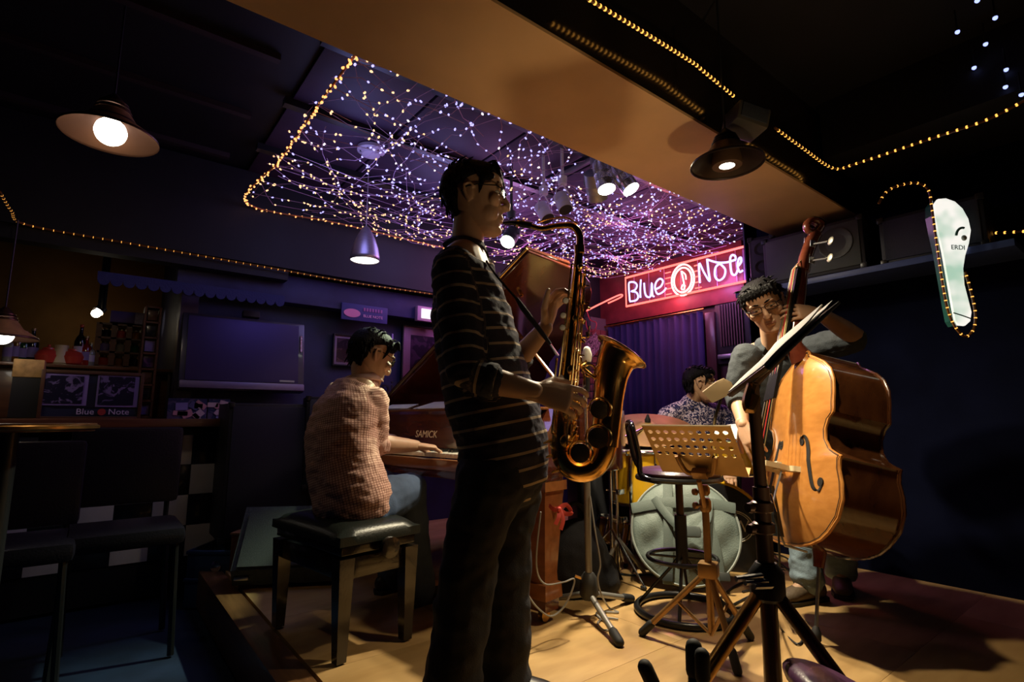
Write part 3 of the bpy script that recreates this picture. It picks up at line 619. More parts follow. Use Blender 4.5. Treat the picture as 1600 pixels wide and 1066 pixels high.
# ------------------------------------------------------------------ bar counter, tiled front
cz0 = ony(200, 661, 3.95).z; cx1 = ony(356, 668, 3.95).x
bc = thing('bar_counter', 'long dark wooden bar counter under the television', 'bar counter', (-.9, 4.1, -.2))
MB().rbox(((cx1 - 3.0) / 2, 3.94, cz0), (cx1 + 3.0, .32, .05), .008).build('worktop', barwood, bc)
MB().box(((cx1 - 3.0) / 2, 4.02, (cz0 - .03 - .2) / 2), (cx1 + 3.0, .12, cz0 + .15)).build('front', blackp, bc, smooth=0)
tw = mat('tile_white', (.82, .78, .80), .25, coat=.3, var=.08); tb = mat('tile_black', (.012, .012, .016), .25, coat=.3)
ts = .185; tme = [MB().rbox((0, 0, 0), (ts - .003, .012, ts - .003), .002).mesh('tile', m) for m in (tw, tb)]
xr = ony(349, 735, 3.95).x
for i in range(8):
    for j in range(4):
        z = cz0 - .105 - ts * j - ts * .5 + .03
        inst('tile', tme[(i + j + 1) % 2], bc, (xr - ts * (i + .5), 3.955, z))
MB().rbox((xr + .012, 3.95, cz0 - .42), (.02, .03, .78), .003).build('edge_strip', steel, bc)
# framed bar poster with lettering
t, c, w, h = framed('wide framed band poster with white lettering standing on the bar', 66, 577, 219, 656, 3.93, .018, mat('dark_frame', (.08, .035, .02), .4), mat('poster_navy', (.012, .016, .05), .5), mat('poster_print', (.012, .012, .03), .4), glass=False)
lil = mat('poster_lilac', (.22, .16, .42), .6)
for (fx, fz, fw_, fh_) in ((-.27, .12, .36, .56), (.24, .12, .36, .60)):
    MB().box((c[0] + fx * w, 3.927, c[2] + fz * h), (w * fw_ + .03, .003, h * fh_ + .03)).build('photo_border', lil, t, smooth=0)
    MB().box((c[0] + fx * w - .006, 3.924, c[2] + fz * h - .004), (w * fw_, .003, h * fh_)).build('photo', blotch_mat('band_photo', (.012, .01, .03), (.16, .12, .28), 16, .56, .4), t, smooth=0)
wl = mat('poster_letters', (.55, .48, .68), .5)
text('lettering', 'Blue', h * .17, frame((c[0] - w * .06, 3.922, c[2] - h * .34), (1, 0, 0), (0, 0, 1)), wl, t); text('lettering', 'Note', h * .17, frame((c[0] + w * .27, 3.922, c[2] - h * .34), (1, 0, 0), (0, 0, 1)), wl, t)
MB().lathe((c[0] + w * .1, 3.925, c[2] - h * .34), (0, -1, 0), [(0, h * .07), (.002, h * .07)], 16).build('red_disc', mat('poster_red', (.3, .03, .03), .5), t)
# bottles and odds and ends on the back shelf
shf = MB().rbox((-.6, 4.32, ony(150, 573, 4.3).z - .012), (2.0, .24, .02), .003).build('bar_shelf', barwood); tag(shf, 'wooden shelf of bottles behind the bar poster', 'shelf'); sz = ony(150, 573, 4.3).z
MB().rbox((-.6, 4.36, (sz + cz0) / 2), (1.96, .1, sz - cz0 - .06), .003).build('support', barwood, shf)
glassc = [mat('bottle_%s' % n, c, .08, trans=.5, spec=.8) for n, c in (('red', (.45, .03, .02)), ('amber', (.35, .14, .02)), ('clear', (.5, .5, .45)), ('green', (.02, .12, .04)), ('dark', (.02, .015, .02)))]
foil = mat('bottle_cap', (.5, .4, .25), .3, .7)
def bottle(label, p, h, r, m, capm=None):
    t = thing('bottle', label, 'bottle', p, 'bottles behind the bar')
    MB().lathe(p, UP, [(0, r * .9), (.006, r), (h * .58, r), (h * .68, r * .75), (h * .76, r * .34), (h * .93, r * .30)], 14).build('body', m, t)
    MB().lathe(V(p) + UP * h * .93, UP, [(0, r * .36), (h * .07, r * .36)], 10).build('cap', capm or foil, t)
    MB().lathe(V(p) + UP * h * .18, UP, [(0, r * 1.02), (h * .28, r * 1.02)], 14, cap=False).build('label', lil if r > .03 else wl, t)
def onshelf(u, y=4.29): p = ony(u, 573, y); return V((p.x, y, sz))
rd = mat('red_tin', (.5, .05, .03), .35, coat=.3); cream = mat('cream_jug', (.6, .5, .3), .4)
for u, lab, m in ((73, 'round red pot at the outer end of the bar shelf', rd), (112, 'squat red pot beside the red capped bottle', rd)):
    t = thing('pot', lab, 'pot', onshelf(u)); MB().lathe(onshelf(u), UP, [(0, .04), (.01, .055), (.05, .065), (.08, .05), (.09, .03)], 18).build('body', m, t); MB().lathe(onshelf(u) + UP * .09, UP, [(0, .032), (.01, .03), (.016, .008), (.03, .008)], 14).build('lid', m, t)
t = thing('jug', 'cream jug on the bar shelf between the red pots', 'jug', onshelf(93)); MB().lathe(onshelf(93), UP, [(0, .045), (.01, .055), (.06, .052), (.10, .032), (.12, .035)], 18).build('body', cream, t); MB().tube(smooth_path([onshelf(93) + V((.045, 0, .09)), onshelf(93) + V((.085, 0, .075)), onshelf(93) + V((.055, 0, .03))]), .007, 6).build('handle', cream, t)
bottle('tall bottle with red cap on the bar shelf', onshelf(121), .26, .030, glassc[4], rd); bottle('dark red bottle beside the tall red-capped one', onshelf(131), .19, .033, glassc[0]); bottle('short clear bottle with pink label on the bar shelf', onshelf(139), .15, .026, glassc[2])
for k, (u, nm, m) in enumerate(((12, 'clear', 2), (22, 'amber', 1), (33, 'green', 3), (46, 'dark', 4))): bottle('%s bottle under the brass pendant at the bar end' % nm, onshelf(u, 4.35), .20 + .02 * (k % 2), .032, glassc[m])
# pigeon-hole rack holding bottles, box on top, CD tower
rx0, rx1, rz0, rz1 = *[ony(u, 540, 4.33).x for u in (152, 222)], sz, ony(190, 508, 4.33).z
rk = thing('bottle_rack', 'dark wooden pigeon-hole bottle rack on the bar shelf', 'rack', ((rx0 + rx1) / 2, 4.33, rz0)); rkm = wood('rack_wood', (.07, .025, .012), (.14, .05, .02), .4, .2)
for i in range(4): MB().box((lerp(rx0, rx1, i / 3), 4.36, (rz0 + rz1) / 2), (.03, .16, rz1 - rz0)).build('upright', rkm, rk, smooth=0)
for j in range(4): MB().box(((rx0 + rx1) / 2, 4.36, lerp(rz0 + .006, rz1 - .006, j / 3)), (rx1 - rx0, .16, .012)).build('rack_shelf', rkm, rk, smooth=0)
for i in range(3):
    for j in range(3):
        m = (rd, glassc[2], glassc[1], glassc[3], glassc[4], lil)[(i * 2 + j * 5) % 6]; q = V((lerp(rx0, rx1, (i + .5) / 3), 4.36, lerp(rz0 + .012, rz1 + .0, j / 3)))
        hh = (rz1 - rz0) / 3 * .75; t = thing('jar', 'jar in the rack, %s column, %s row' % (('first', 'middle', 'last')[i], ('bottom', 'middle', 'top')[j]), 'jar', q, 'jars in the bottle rack')
        MB().lathe(q, UP, [(0, .028), (hh * .7, .03), (hh * .8, .018)], 10).build('body', m, t); MB().lathe(q + UP * hh * .8, UP, [(0, .02), (hh * .2, .02)], 10).build('lid', foil, t)
a, b = ony(170, 503, 4.33), ony(236, 520, 4.33); bx = thing('carton', 'flat lilac and white carton lying on top of the bottle rack', 'box', ((a.x + b.x) / 2, 4.33, rz1)); MB().rbox(((a.x + b.x) / 2 - .04, 4.34, rz1 + .045), (b.x - a.x - .09, .14, .075), .004).build('body', mat('carton_lilac', (.13, .09, .26), .7), bx); MB().rbox((b.x - .05, 4.34, rz1 + .045), (.10, .142, .077), .004).build('end_flap', mat('carton_pale', (.35, .3, .45), .7, var=.2, vs_=40), bx)
ta, tb2 = ony(224, 520, 4.15).x, ony(247, 520, 4.15).x; tz1 = ony(240, 482, 4.15).z
cdt = thing('disc_tower', 'tall narrow disc rack beside the bar post', 'rack', ((ta + tb2) / 2, 4.15, cz0))
for x in (ta, tb2): MB().box((x, 4.16, (cz0 + .03 + tz1) / 2), (.012, .13, tz1 - cz0 - .03)).build('upright', rkm, cdt, smooth=0)
nsh = 8
for j in range(nsh): MB().box(((ta + tb2) / 2, 4.16, lerp(cz0 + .035, tz1, j / (nsh - 1))), (tb2 - ta, .13, .012)).build('rack_shelf', rkm, cdt, smooth=0)
for j in range(nsh - 1): tag(MB().rbox(((ta + tb2) / 2, 4.17, lerp(cz0 + .035, tz1, j / (nsh - 1)) + .05), ((tb2 - ta) * .7, .09, .07), .004).build('disc_case', (lil, tb, rkm, darkp)[j % 4]), 'case on shelf %s of the narrow disc rack, counted upward' % ('one', 'two', 'three', 'four', 'five', 'six', 'seven')[j], 'case', 'cases in the disc rack')
bxo = MB().rbox(V((onshelf(50, 4.12).x, 4.0, cz0 + .30)), (.13, .12, .10), .006).build('tan_box', mat('tan_card', (.35, .2, .07), .7, var=.3, vs_=30)); tag(bxo, 'tan patterned box at the outer end of the bar poster', 'box')
bxs = MB().box(V((onshelf(50, 4.12).x, 4.0, cz0 + .14)), (.12, .11, .22)).build('pedestal', blackp); tag(bxs, 'black pedestal under the tan patterned box', 'pedestal')
# bar ceiling lamp: steel tube with spot
p5 = ony(153, 487, 5.2); t = thing('bar_spotlight', 'small lit spotlight on a steel tube behind the bar', 'spotlight', p5)
MB().tube([p5 + UP * .02 + V((.02, 0, 0)), V((p5.x + .02, p5.y, 2.562))], .028, 12).build('tube', steel, t); MB().lathe(p5, V((.5, .4, .75)), [(0, .04), (.05, .035), (.06, .02)], 14).build('head', steel, t); MB().ell(p5 - V((.01, .02, .02)), .032, seg=12, rings=8).build('bulb', bulbw, t)
lamp('bar_light', 'POINT', p5 + V((-.03, .05, -.06)), WARM, .35, .03); lamp('bar_light', 'SPOT', p5 + V((.12, -.02, -.02)), WARM, 3, .02, p5 + V((1.2, .4, -.05)), 40, .6)
# collage under the television
a, b = ony(263, 622, 3.98), ony(357, 660, 3.98); zc = (a.z + b.z) / 2
for k, (xa, xb, lab) in enumerate(((a.x, lerp(a.x, b.x, .62), 'blue photo collage on the counter under the television'), (lerp(a.x, b.x, .64), b.x, 'reddish photo collage on the counter beside the black amplifier'))):
    t = thing('photo_collage', lab, 'picture', ((xa + xb) / 2, 3.98, cz0 + .03)); MB().rbox(((xa + xb) / 2, 3.99, zc), (xb - xa, .02, a.z - b.z), .003).build('board', blotch_mat('collage_ground', (.03, .04, .10), (.10, .08, .16), 12, .5), t)
    rc = random.Random(k)
    for q in range(9 - 3 * k): MB().box((lerp(xa, xb, rc.uniform(.1, .9)), 3.977, lerp(b.z, a.z, rc.uniform(.15, .85))), (rc.uniform(.03, .07), .003, rc.uniform(.02, .06)), Matrix.Rotation(rc.uniform(-.8, .8), 3, 'Y')).build('cutting', mat('cutting_%d%d' % (k, q), rc.choice(((.20, .18, .42), (.45, .22, .26), (.08, .08, .2), (.5, .38, .42))), .6), t, smooth=0)
# ------------------------------------------------------------------ bar stools / chair backs in the dark
def chair_back(u, v0, w_, y, lab):
    p = ony(u, v0, y); t = thing('bar_chair', lab, 'chair', (p.x, y, -.2)); leather = mat('black_leather', (.014, .012, .02), .35, bump=.15, bs=120)
    MB().rbox((p.x, y, p.z - .19), (w_, .05, .38), .03).build('backrest', leather, t); MB().rbox((p.x, y - .2, .32), (w_, .42, .08), .03).build('seat', leather, t)
    for sx in (-1, 1):
        for sy in (0, -.38): MB().tube([(p.x + sx * w_ * .42, y + sy, .3), (p.x + sx * w_ * .46, y + sy, -.2)], .014, 8).build('leg', blackm, t)
        MB().tube([(p.x + sx * w_ * .4, y + .01, .3), (p.x + sx * w_ * .4, y + .01, p.z - .1)], .012, 8).build('post', blackm, t)
chair_back(205, 668, .46, 3.35, 'black leather bar chair before the tiled bar front'); chair_back(40, 690, .44, 3.25, 'black bar chair in the darkness at the far end')
tb_ = thing('bar_table', 'round dark table with metal edge in the dark bar area', 'table', ony(14, 660, 2.35)); q = ony(14, 662, 2.35)
MB().lathe(q, UP, [(-.025, .22), (0, .225), (.0, .2)], 32).build('tabletop', barwood, tb_); MB().ring(q - UP * .012, UP, .226, .008, 40, 6).build('rim', brassd, tb_); MB().tube([q - UP * .02, V((q.x, q.y, -.18))], .03, 12).build('column', blackm, tb_); MB().lathe((q.x, q.y, -.205), UP, [(0, .2), (.02, .19), (.03, .04)], 28).build('base', blackm, tb_)

# ================================================================== GRAND PIANO
pU = (RT * -.73 + FW * .68).normalized(); pV = (RT * .68 + FW * .73).normalized(); pO = C(0.0, 2.15, 0)
PM = Matrix((pU, pV, UP)).transposed().to_4x4(); PM.translation = pO
def PP(u, v, z): return PM @ V((u, v, z))
mahog = wood('mahogany', (.065, .014, .008), (.11, .028, .012), .14, .8, (10, 1, 10), 2.2, .01)
mahog2 = wood('mahogany_light', (.20, .07, .025), (.30, .11, .04), .16, .7, (10, 1, 10), 2.2, .01)
ivory = mat('ivory', (.80, .76, .66), .25, coat=.3); ebony = mat('ebony_key', (.01, .01, .01), .25, coat=.4)
pn = thing('grand_piano', 'dark red mahogany grand piano with raised lid behind the saxophonist', 'piano', pO)
outer = [(0, .05), (0, .55), (.0, .72)] + [(.0 + .62 * (1 - math.cos(a)) * .9, .72 + .55 * math.sin(a) * .95) for a in [k * .22 for k in range(1, 7)]] + [(.80, 1.36), (.98, 1.50), (1.2, 1.56), (1.38, 1.52), (1.48, 1.42), (1.48, .05)]
cxp, cyp = .8, .7
inner = [(u + (.05 if u < cxp else -.05) * (1 if abs(u - cxp) > .3 else .3), v - (.05 if v > 1.0 else 0)) for u, v in outer]
def rim_wall(o, i, z0, z1):
    n = len(o); b = MB(PM); vs_ = [(u, v, z) for z in (z0, z1) for u, v in o] + [(u, v, z) for z in (z0, z1) for u, v in i]; f = []
    for k in range(n - 1):
        f += [(k, k + 1, n + k + 1, n + k), (2 * n + k, 2 * n + k + 1, 3 * n + k + 1, 3 * n + k), (n + k, n + k + 1, 3 * n + k + 1, 3 * n + k), (k, k + 1, 2 * n + k + 1, 2 * n + k)]
    f += [(0, n, 3 * n, 2 * n), (n - 1, 2 * n - 1, 4 * n - 1, 3 * n - 1)]
    return b.add(vs_, f)
ro = [(u, max(v, .30)) for u, v in outer]; ri = [(u, max(v, .30)) for u, v in inner]
rim_wall(ro, ri, .60, .895).build('rim', mahog, pn)
MB(PM).prism([(u, v, .70) for u, v in ri], (0, 0, .02)).build('frame_plate', brassd, pn)
MB(PM).rbox((.74, .17, .61), (1.48, .32, .05), .006).build('key_bed', mahog, pn)
MB(PM).rbox((.74, .012, .645), (1.30, .028, .05), .008).build('key_slip', mahog2, pn)
for u in (.045, 1.435):
    MB(PM).prism([(u - .045, .0, .60), (u - .045, .0, .70), (u - .045, .05, .735), (u - .045, .16, .745), (u - .045, .23, .80), (u - .045, .30, .895), (u - .045, .31, .60)], (.09, 0, 0)).build('arm', mahog, pn)
kw = 1.30 / 52; wme = MB().rbox((0, 0, 0), (kw - .0012, .15, .02), .002).mesh('white_key', ivory); bme2 = MB().rbox((0, 0, 0), (.011, .095, .014), .003).mesh('black_key', ebony)
kr = math.atan2(pU.y, pU.x)
for i in range(52): inst('white_key', wme, pn, PP(.09 + kw * (i + .5), .105, .684), (0, 0, kr))
for i in range(51):
    if (i % 7) in (0, 1, 3, 4, 5): inst('black_key', bme2, pn, PP(.09 + kw * (i + 1), .135, .700), (0, 0, kr))
fb = MB(PM).prism([(.09, .185, .69), (.09, .20, .69), (.09, .235, .875), (.09, .255, .89), (.09, .235, .892), (.09, .215, .875)], (1.30, 0, 0)).build('fallboard', mahog, pn)
text('maker_lettering', 'SAMICK', .052, frame(PP(.80, .196, .770), -pU, V((0, 0, 1)) + pV * .19), mat('gilt_letters', (.9, .72, .45), .5), pn, .0008)
MB(PM).rbox((.74, .245, .872), (1.30, .012, .012), .003).build('felt_strip', mat('silver_felt', (.35, .33, .36), .6, var=.5, vs_=60), fb)
MB(PM).rbox((.74, .30, .897), (1.36, .10, .014), .004).build('front_rail', mahog2, pn)
MB(PM).prism([(.45, .262, .9025), (.45, .385, .9465), (.45, .385, .940), (.45, .30, .903)], (.93, 0, 0)).build('music_desk', mahog, pn)
# raised lid
LH = 1.47; th = math.radians(31.0)
def lidM():
    M = Matrix.Identity(4); M.translation = V((LH, 0, .905))
    R = Matrix(((math.cos(th), 0, math.sin(th), 0), (0, 1, 0, 0), (-math.sin(th), 0, math.cos(th), 0), (0, 0, 0, 1)))
    return PM @ M @ R
lo = [(u - LH, max(v, .34)) for u, v in outer[2:]]; lo = [(-LH - .01, .34)] + lo
lid = MB(lidM()).prism([(u, v, 0) for u, v in lo], (0, 0, .022)).build('lid', mahog, pn)
lid.modifiers.new('b', 'BEVEL').width = .004
MB(lidM()).prism([(u, v, .026) for u, v in ((-LH - .01, .345), (-LH - .01, .70), (0, .70), (0, .345))], (0, 0, .02)).build('front_flap', mahog, lid)
MB(lidM()).tube([(-LH - .01, .34, .024), (0, .34, .024)], .008, 6).build('hinge', mat('hinge_bronze', (.5, .33, .14), .3, .9), lid)
MB(lidM()).lathe((-1.0, .62, .0), (0, 0, -1), [(0, .02), (.004, .02), (.01, .012)], 14).build('prop_cup', brass, lid)
MB(lidM()).lathe((-1.22, .52, .0), (0, 0, -1), [(0, .012), (.02, .012), (.03, .008)], 12).build('knob', brass, lid)
pa = lidM() @ V((-1.0, .62, -.008)); MB().tube([PP(.05, .66, .80), pa], .011, 8).build('lid_prop', mahog2, pn)
# legs
def pleg(u, v, s=.075):
    b = MB(PM); b.lathe((u, v, 0), (0, 0, 1), [(.10, s * .92), (.16, s * .86), (.165, s * .70), (.20, s * .66), (.50, s * .98), (.54, s * 1.05), (.545, s * 1.2), (.585, s * 1.2)], 4)
    l = b.build('leg', mahog2, pn, smooth=20); MB(PM).lathe((u, v, 0), (0, 0, 1), [(.05, s * .7), (.10, s * .74)], 4).build('foot', mahog, l, smooth=20)
    MB(PM).tube([(u - .012, v, .026), (u + .012, v, .026)], .026, 16).build('caster', brassd, l)
pleg(.075, .28, .088); pleg(1.40, .28); pleg(1.15, 1.30)
MB(PM).rbox((.74, .45, .12), (.22, .05, .05), .006).build('pedal_box', mahog, pn)
for u in (.68, .80): MB(PM).tube([(u, .45, .14), (u, .42, .60)], .014, 8).build('lyre_post', mahog, pn)
for u in (.67, .74, .81): MB(PM).rbox((u, .38, .07), (.022, .11, .012), .005).build('pedal', brass, pn)
# sheets on the piano
def sheet(label, corners, name='sheet_music', cat='sheet music', m=white):
    b = MB(); b.prism(corners, (0, 0, .003)); return tag(b.build(name, m), label, cat, None)
sheet('white music sheet lying on the piano front rail', [PP(.74, .268, .9065), PP(1.02, .268, .9065), PP(.96, .375, .945), PP(.66, .375, .945)])
sheet('second white sheet spread toward the bass end of the piano rail', [PP(1.08, .275, .909), PP(1.36, .28, .9105), PP(1.34, .35, .936), PP(1.07, .345, .9345)])
# ribbon
rbm = mat('red_ribbon', (.75, .10, .09), .6); rp = P(868, 797, 2.27); t = thing('ribbon', 'red ribbon bow tied on the front leg of the piano', 'ribbon', rp)
def band(pts, w, m, par, nm, side): b = MB(); b.tube(smooth_path(pts, 5), [w] * 1 if False else w, 6, side=side, ry=.0012); return b.build(nm, m, par)
band([P(858, 790, 2.30), rp, P(884, 789, 2.27), P(893, 801, 2.26), P(884, 803, 2.27), P(874, 796, 2.27)], .009, rbm, t, 'loop', UP)
band([P(874, 796, 2.265), P(873, 808, 2.25), P(868, 820, 2.25)], .008, rbm, t, 'tail', RT); band([P(875, 796, 2.26), P(880, 812, 2.25), P(876, 828, 2.25)], .008, rbm, t, 'tail', RT)
MB().ell(P(874, 796, 2.26), (.010, .008, .010), seg=10, rings=8).build('knot', rbm, t)
kc = PP(.075, .28, .47); MB().tube([kc + (pU * a + pV * b) * .078 for a, b in ((1, .1), (.1, 1), (-1, .1), (.1, -1))], .006, 6, side=UP, closed=True).build('wrap', rbm, t)

# ================================================================== PIANO BENCH
bN = C(-.605, 1.955, 0); BMt = Matrix((pU, pV, UP)).transposed().to_4x4(); BMt.translation = bN
bl_ = mat('bench_leather', (.012, .015, .013), .32, bump=.12, bs=140); bw_ = wood('bench_black_wood', (.012, .008, .006), (.022, .015, .01), .2, .6, (10, 1, 10), 3)
be = thing('piano_bench', 'black padded piano bench under the seated pianist', 'bench', bN)
cush = MB(); nx_, ny_ = 14, 10; L1, L2 = .56, .35; g = []
for i in range(nx_ + 1):
    for j in range(ny_ + 1):
        a, b = i / nx_, j / ny_; e = (1 - abs(2 * a - 1) ** 4) * (1 - abs(2 * b - 1) ** 4); g.append((a * L1, b * L2, .432 + .04 * e ** .5))
cb = MB(BMt); cb.add(g + [(x, y, .40) for x, y, z in g], [(i * (ny_ + 1) + j, (i + 1) * (ny_ + 1) + j, (i + 1) * (ny_ + 1) + j + 1, i * (ny_ + 1) + j + 1) for i in range(nx_) for j in range(ny_)] +
       [tuple(reversed([q + len(g) for q in f])) for f in [(i * (ny_ + 1) + j, (i + 1) * (ny_ + 1) + j, (i + 1) * (ny_ + 1) + j + 1, i * (ny_ + 1) + j + 1) for i in range(nx_) for j in range(ny_)]] +
       [(i * (ny_ + 1) + e, (i + 1) * (ny_ + 1) + e, (i + 1) * (ny_ + 1) + e + len(g), i * (ny_ + 1) + e + len(g)) for i in range(nx_) for e in (0, ny_)] +
       [(e * (ny_ + 1) + j, e * (ny_ + 1) + j + 1, e * (ny_ + 1) + j + 1 + len(g), e * (ny_ + 1) + j + len(g)) for j in range(ny_) for e in (0, nx_)])
seat = cb.build('seat', bl_, be, smooth=60)
for i in (1, 2):
    for j in (1, 2): MB(BMt).lathe((L1 * i / 3, L2 * j / 3, .472), (0, 0, 1), [(-.004, .008), (.002, .006), (.003, .001)], 10).build('button', bl_, seat)
MB(BMt).rbox((L1 / 2, L2 / 2, .385), (L1 - .03, L2 - .03, .04), .004).build('seat_frame', bw_, be)
MB(BMt).rbox((L1 / 2, L2 / 2, .315), (L1 - .05, L2 - .05, .075), .004).build('apron', bw_, be)
for x in (.035, L1 - .035):
    for y in (.035, L2 - .035): MB(BMt).lathe((x, y, 0), (0, 0, 1), [(.006, .026), (.35, .042), (.355, .042)], 4).build('leg', bw_, be, smooth=20)
MB(BMt).lathe((.012, L2 * .55, .375), (-1, 0, 0), [(0, .016), (.02, .016), (.022, .036), (.03, .04), (.045, .038), (.05, .02)], 20).build('adjusting_knob', bw_, be)
MB(BMt).lathe((L1 - .012, L2 * .55, .375), (1, 0, 0), [(0, .016), (.02, .016), (.022, .036), (.03, .04), (.045, .038), (.05, .02)], 20).build('adjusting_knob', bw_, be)

# ================================================================== DOUBLE BASS
bB = P(1238, 852, 2.22); bS = P(1262, 425, 2.44)
bA = (bS - bB).normalized(); bn = (RT * -.998 + FW * -.06); bn = (bn - bA * bn.dot(bA)).normalized(); bw = bA.cross(bn).normalized()
if bw.dot(FW) > 0: bw = -bw                                            # bw points toward the photographer
BL = (P(1236, 552, 2.38) - bB).dot(bA) ; LT = (bS - bB).dot(bA)
DM = Matrix((bw, bA, bn)).transposed().to_4x4(); DM.translation = bB
spruce = wood('spruce_top', (.42, .165, .036), (.53, .225, .055), .28, .6, (26, 1, 26), 1.6, .01); maple = wood('maple_ribs', (.045, .014, .005), (.085, .03, .010), .16, .8, (3, 14, 3), 2.4, .01)
neckm = wood('bass_neck', (.10, .02, .012), (.16, .04, .02), .2, .6, (10, 1, 10), 3)
db = thing('double_bass', 'large amber brown double bass held upright by the man in the dark shirt', 'double bass', bB - UP * .30)
tt = [0, .012, .035, .07, .13, .21, .28, .34, .385, .40, .415, .44, .49, .55, .60, .625, .64, .67, .72, .79, .85, .90, .94, .97, 1.0]
hw = [.06, .13, .19, .235, .285, .308, .302, .285, .285, .292, .262, .225, .195, .190, .208, .236, .236, .234, .236, .230, .205, .160, .105, .060, .045]
S_ = [-1, -.97, -.9, -.75, -.5, -.25, 0, .25, .5, .75, .9, .97, 1]; ns = len(S_)
def plate(z0, sg, hgt):
    b = MB(DM); vs_ = []
    for t, h in zip(tt, hw):
        for s in S_:
            e = (1 - abs(s) ** 2.2) * min(1, 9 * t * (1.02 - t) + .03); vs_.append((h * s, t * BL, z0 + sg * hgt * e))
    for k in range(len(vs_)): pass
    n = len(vs_); vs_ += [(x, y, z0 - sg * .006) for x, y, z in vs_]
    f = [(i * ns + j, (i + 1) * ns + j, (i + 1) * ns + j + 1, i * ns + j + 1) for i in range(len(tt) - 1) for j in range(ns - 1)]
    f += [tuple(q + n for q in reversed(a)) for a in f]
    for i in range(len(tt) - 1):
        for e in (0, ns - 1): f.append((i * ns + e, (i + 1) * ns + e, (i + 1) * ns + e + n, i * ns + e + n))
    for j in range(ns - 1):
        for e in (0, (len(tt) - 1) * ns): f.append((e + j, e + j + 1, e + j + 1 + n, e + j + n))
    return b.add(vs_, f)
RIB = .22
plate(0, 1, .032).build('top_plate', spruce, db, smooth=60)
plate(-RIB, -1, .03).build('back_plate', maple, db, smooth=60)
b = MB(DM); k_ = .975; loop = [(h * k_, t * BL) for t, h in zip(tt, hw)] + [(-h * k_, t * BL) for t, h in reversed(list(zip(tt, hw)))]; n = len(loop)
b.add([(x, y, 0) for x, y in loop] + [(x, y, -RIB) for x, y in loop], [(i, (i + 1) % n, n + (i + 1) % n, n + i) for i in range(n)]); b.build('ribs', maple, db, smooth=50)
for z in (0.001, -RIB - .001):
    MB(DM).tube([(x * 1.0 / k_, y, z) for x, y in loop], .0055, 6, closed=True).build('edge_binding', spruce if z > 0 else maple, db)
MB(DM).tube([(x * .955 / k_, y + (.006 if y < BL / 2 else -.006), .0065) for x, y in loop], .0014, 4, closed=True).build('purfling', blackp, db, smooth=0)
# f holes
fhm = mat('f_hole_dark', (.006, .003, .002), .8)
def arch(x, y): return .032 * (1 - abs(x / interp(tt, hw, y / BL)) ** 2.2)
for sg in (1, -1):
    cl_ = smooth_path([(sg * x, (y - .075) * BL, 0) for x, y in ((.085, .575), (.068, .568), (.072, .59), (.098, .585), (.118, .52), (.132, .44), (.158, .345), (.19, .325), (.206, .35), (.196, .37))], 5)
    n = len(cl_); wd_ = [.003 + .0085 * math.sin(PI * min(1, max(0, (i / n - .1) / .8))) for i in range(n)]
    MB(DM).tube([(p.x, p.y, arch(p.x, p.y) + .0012) for p in cl_], wd_, 8, side=(1, 0, 0), ry=.0012).build('f_hole', fhm, db)
    for x, y, r in ((.078, .491, .014), (.198, .287, .017)): MB(DM).lathe((sg * x, y * BL, arch(sg * x, y * BL) - .001), (0, 0, 1), [(0, r), (.003, r)], 16).build('f_hole', fhm, db)
brm_ = mat('maple_bridge', (.72, .58, .36), .5, var=.1); yb_ = .355 * BL
br = MB(DM).prism([(-.085, yb_ - .012, .026), (-.07, yb_ - .012, .05), (-.05, yb_ - .012, .06), (-.055, yb_ - .012, .10), (-.05, yb_ - .012, .155), (0, yb_ - .012, .172), (.05, yb_ - .012, .155), (.055, yb_ - .012, .10), (.05, yb_ - .012, .06), (.07, yb_ - .012, .05), (.085, yb_ - .012, .026), (.045, yb_ - .012, .026), (.02, yb_ - .012, .055), (-.02, yb_ - .012, .055), (-.045, yb_ - .012, .026)], (0, .022, 0)).build('bridge', brm_, db, smooth=0)
MB(DM).rbox((.035, yb_, .1), (.03, .035, .024), .005).build('pickup', mat('pickup_cream', (.75, .7, .55), .4), br)
MB(DM).prism([(-.03, .02, .05), (.03, .02, .05), (.05,   .25 * BL, .115), (-.05,   .25 * BL, .115)], (0, 0, .015)).build('tailpiece', ebony, db)
MB(DM).tube([(0, .03, .05), (0, -.008, .03), (0, -.012, -.06)], .005, 6).build('tail_gut', steel, db)
yf0, zf0, zf1 = .70 * BL, .128, .045
fbp = [(-.042, yf0, zf0), (.042, yf0, zf0), (.022, LT, zf1), (-.022, LT, zf1)]; MB(DM).prism(fbp, (0, 0, .014)).build('fingerboard', ebony, db)
MB(DM).tube([(0, BL * .97, .0), (0, BL * 1.0, .02), (0, BL * 1.06, .045), (0, LT * .9, .028), (0, LT, .022)], [.035, .033, .027, .024, .022], 12, side=(1, 0, 0), ry=[.06, .05, .035, .026, .022]).build('neck', neckm, db)
MB(DM).rbox((0, LT + .004, zf1 + .01), (.044, .008, .02), .002).build('nut', brm_, db)
stc = [mat('string_%s' % a, c, .35, mt) for a, c, mt in (('steel', (.6, .6, .6), .9), ('bronze', (.6, .42, .18), .8), ('red', (.6, .05, .05), .1), ('gold', (.7, .55, .25), .8))]
for k in range(4):
    x0, x1_ = (k - 1.5) * .027, (k - 1.5) * .010
    MB(DM).tube([(x0 * .9, .24 * BL, .13), (x0, yb_, .168), (x1_, LT, zf1 + .022), (x1_ * .6, LT + .10, .01)], .0022, 5).build('string', stc[k], db)
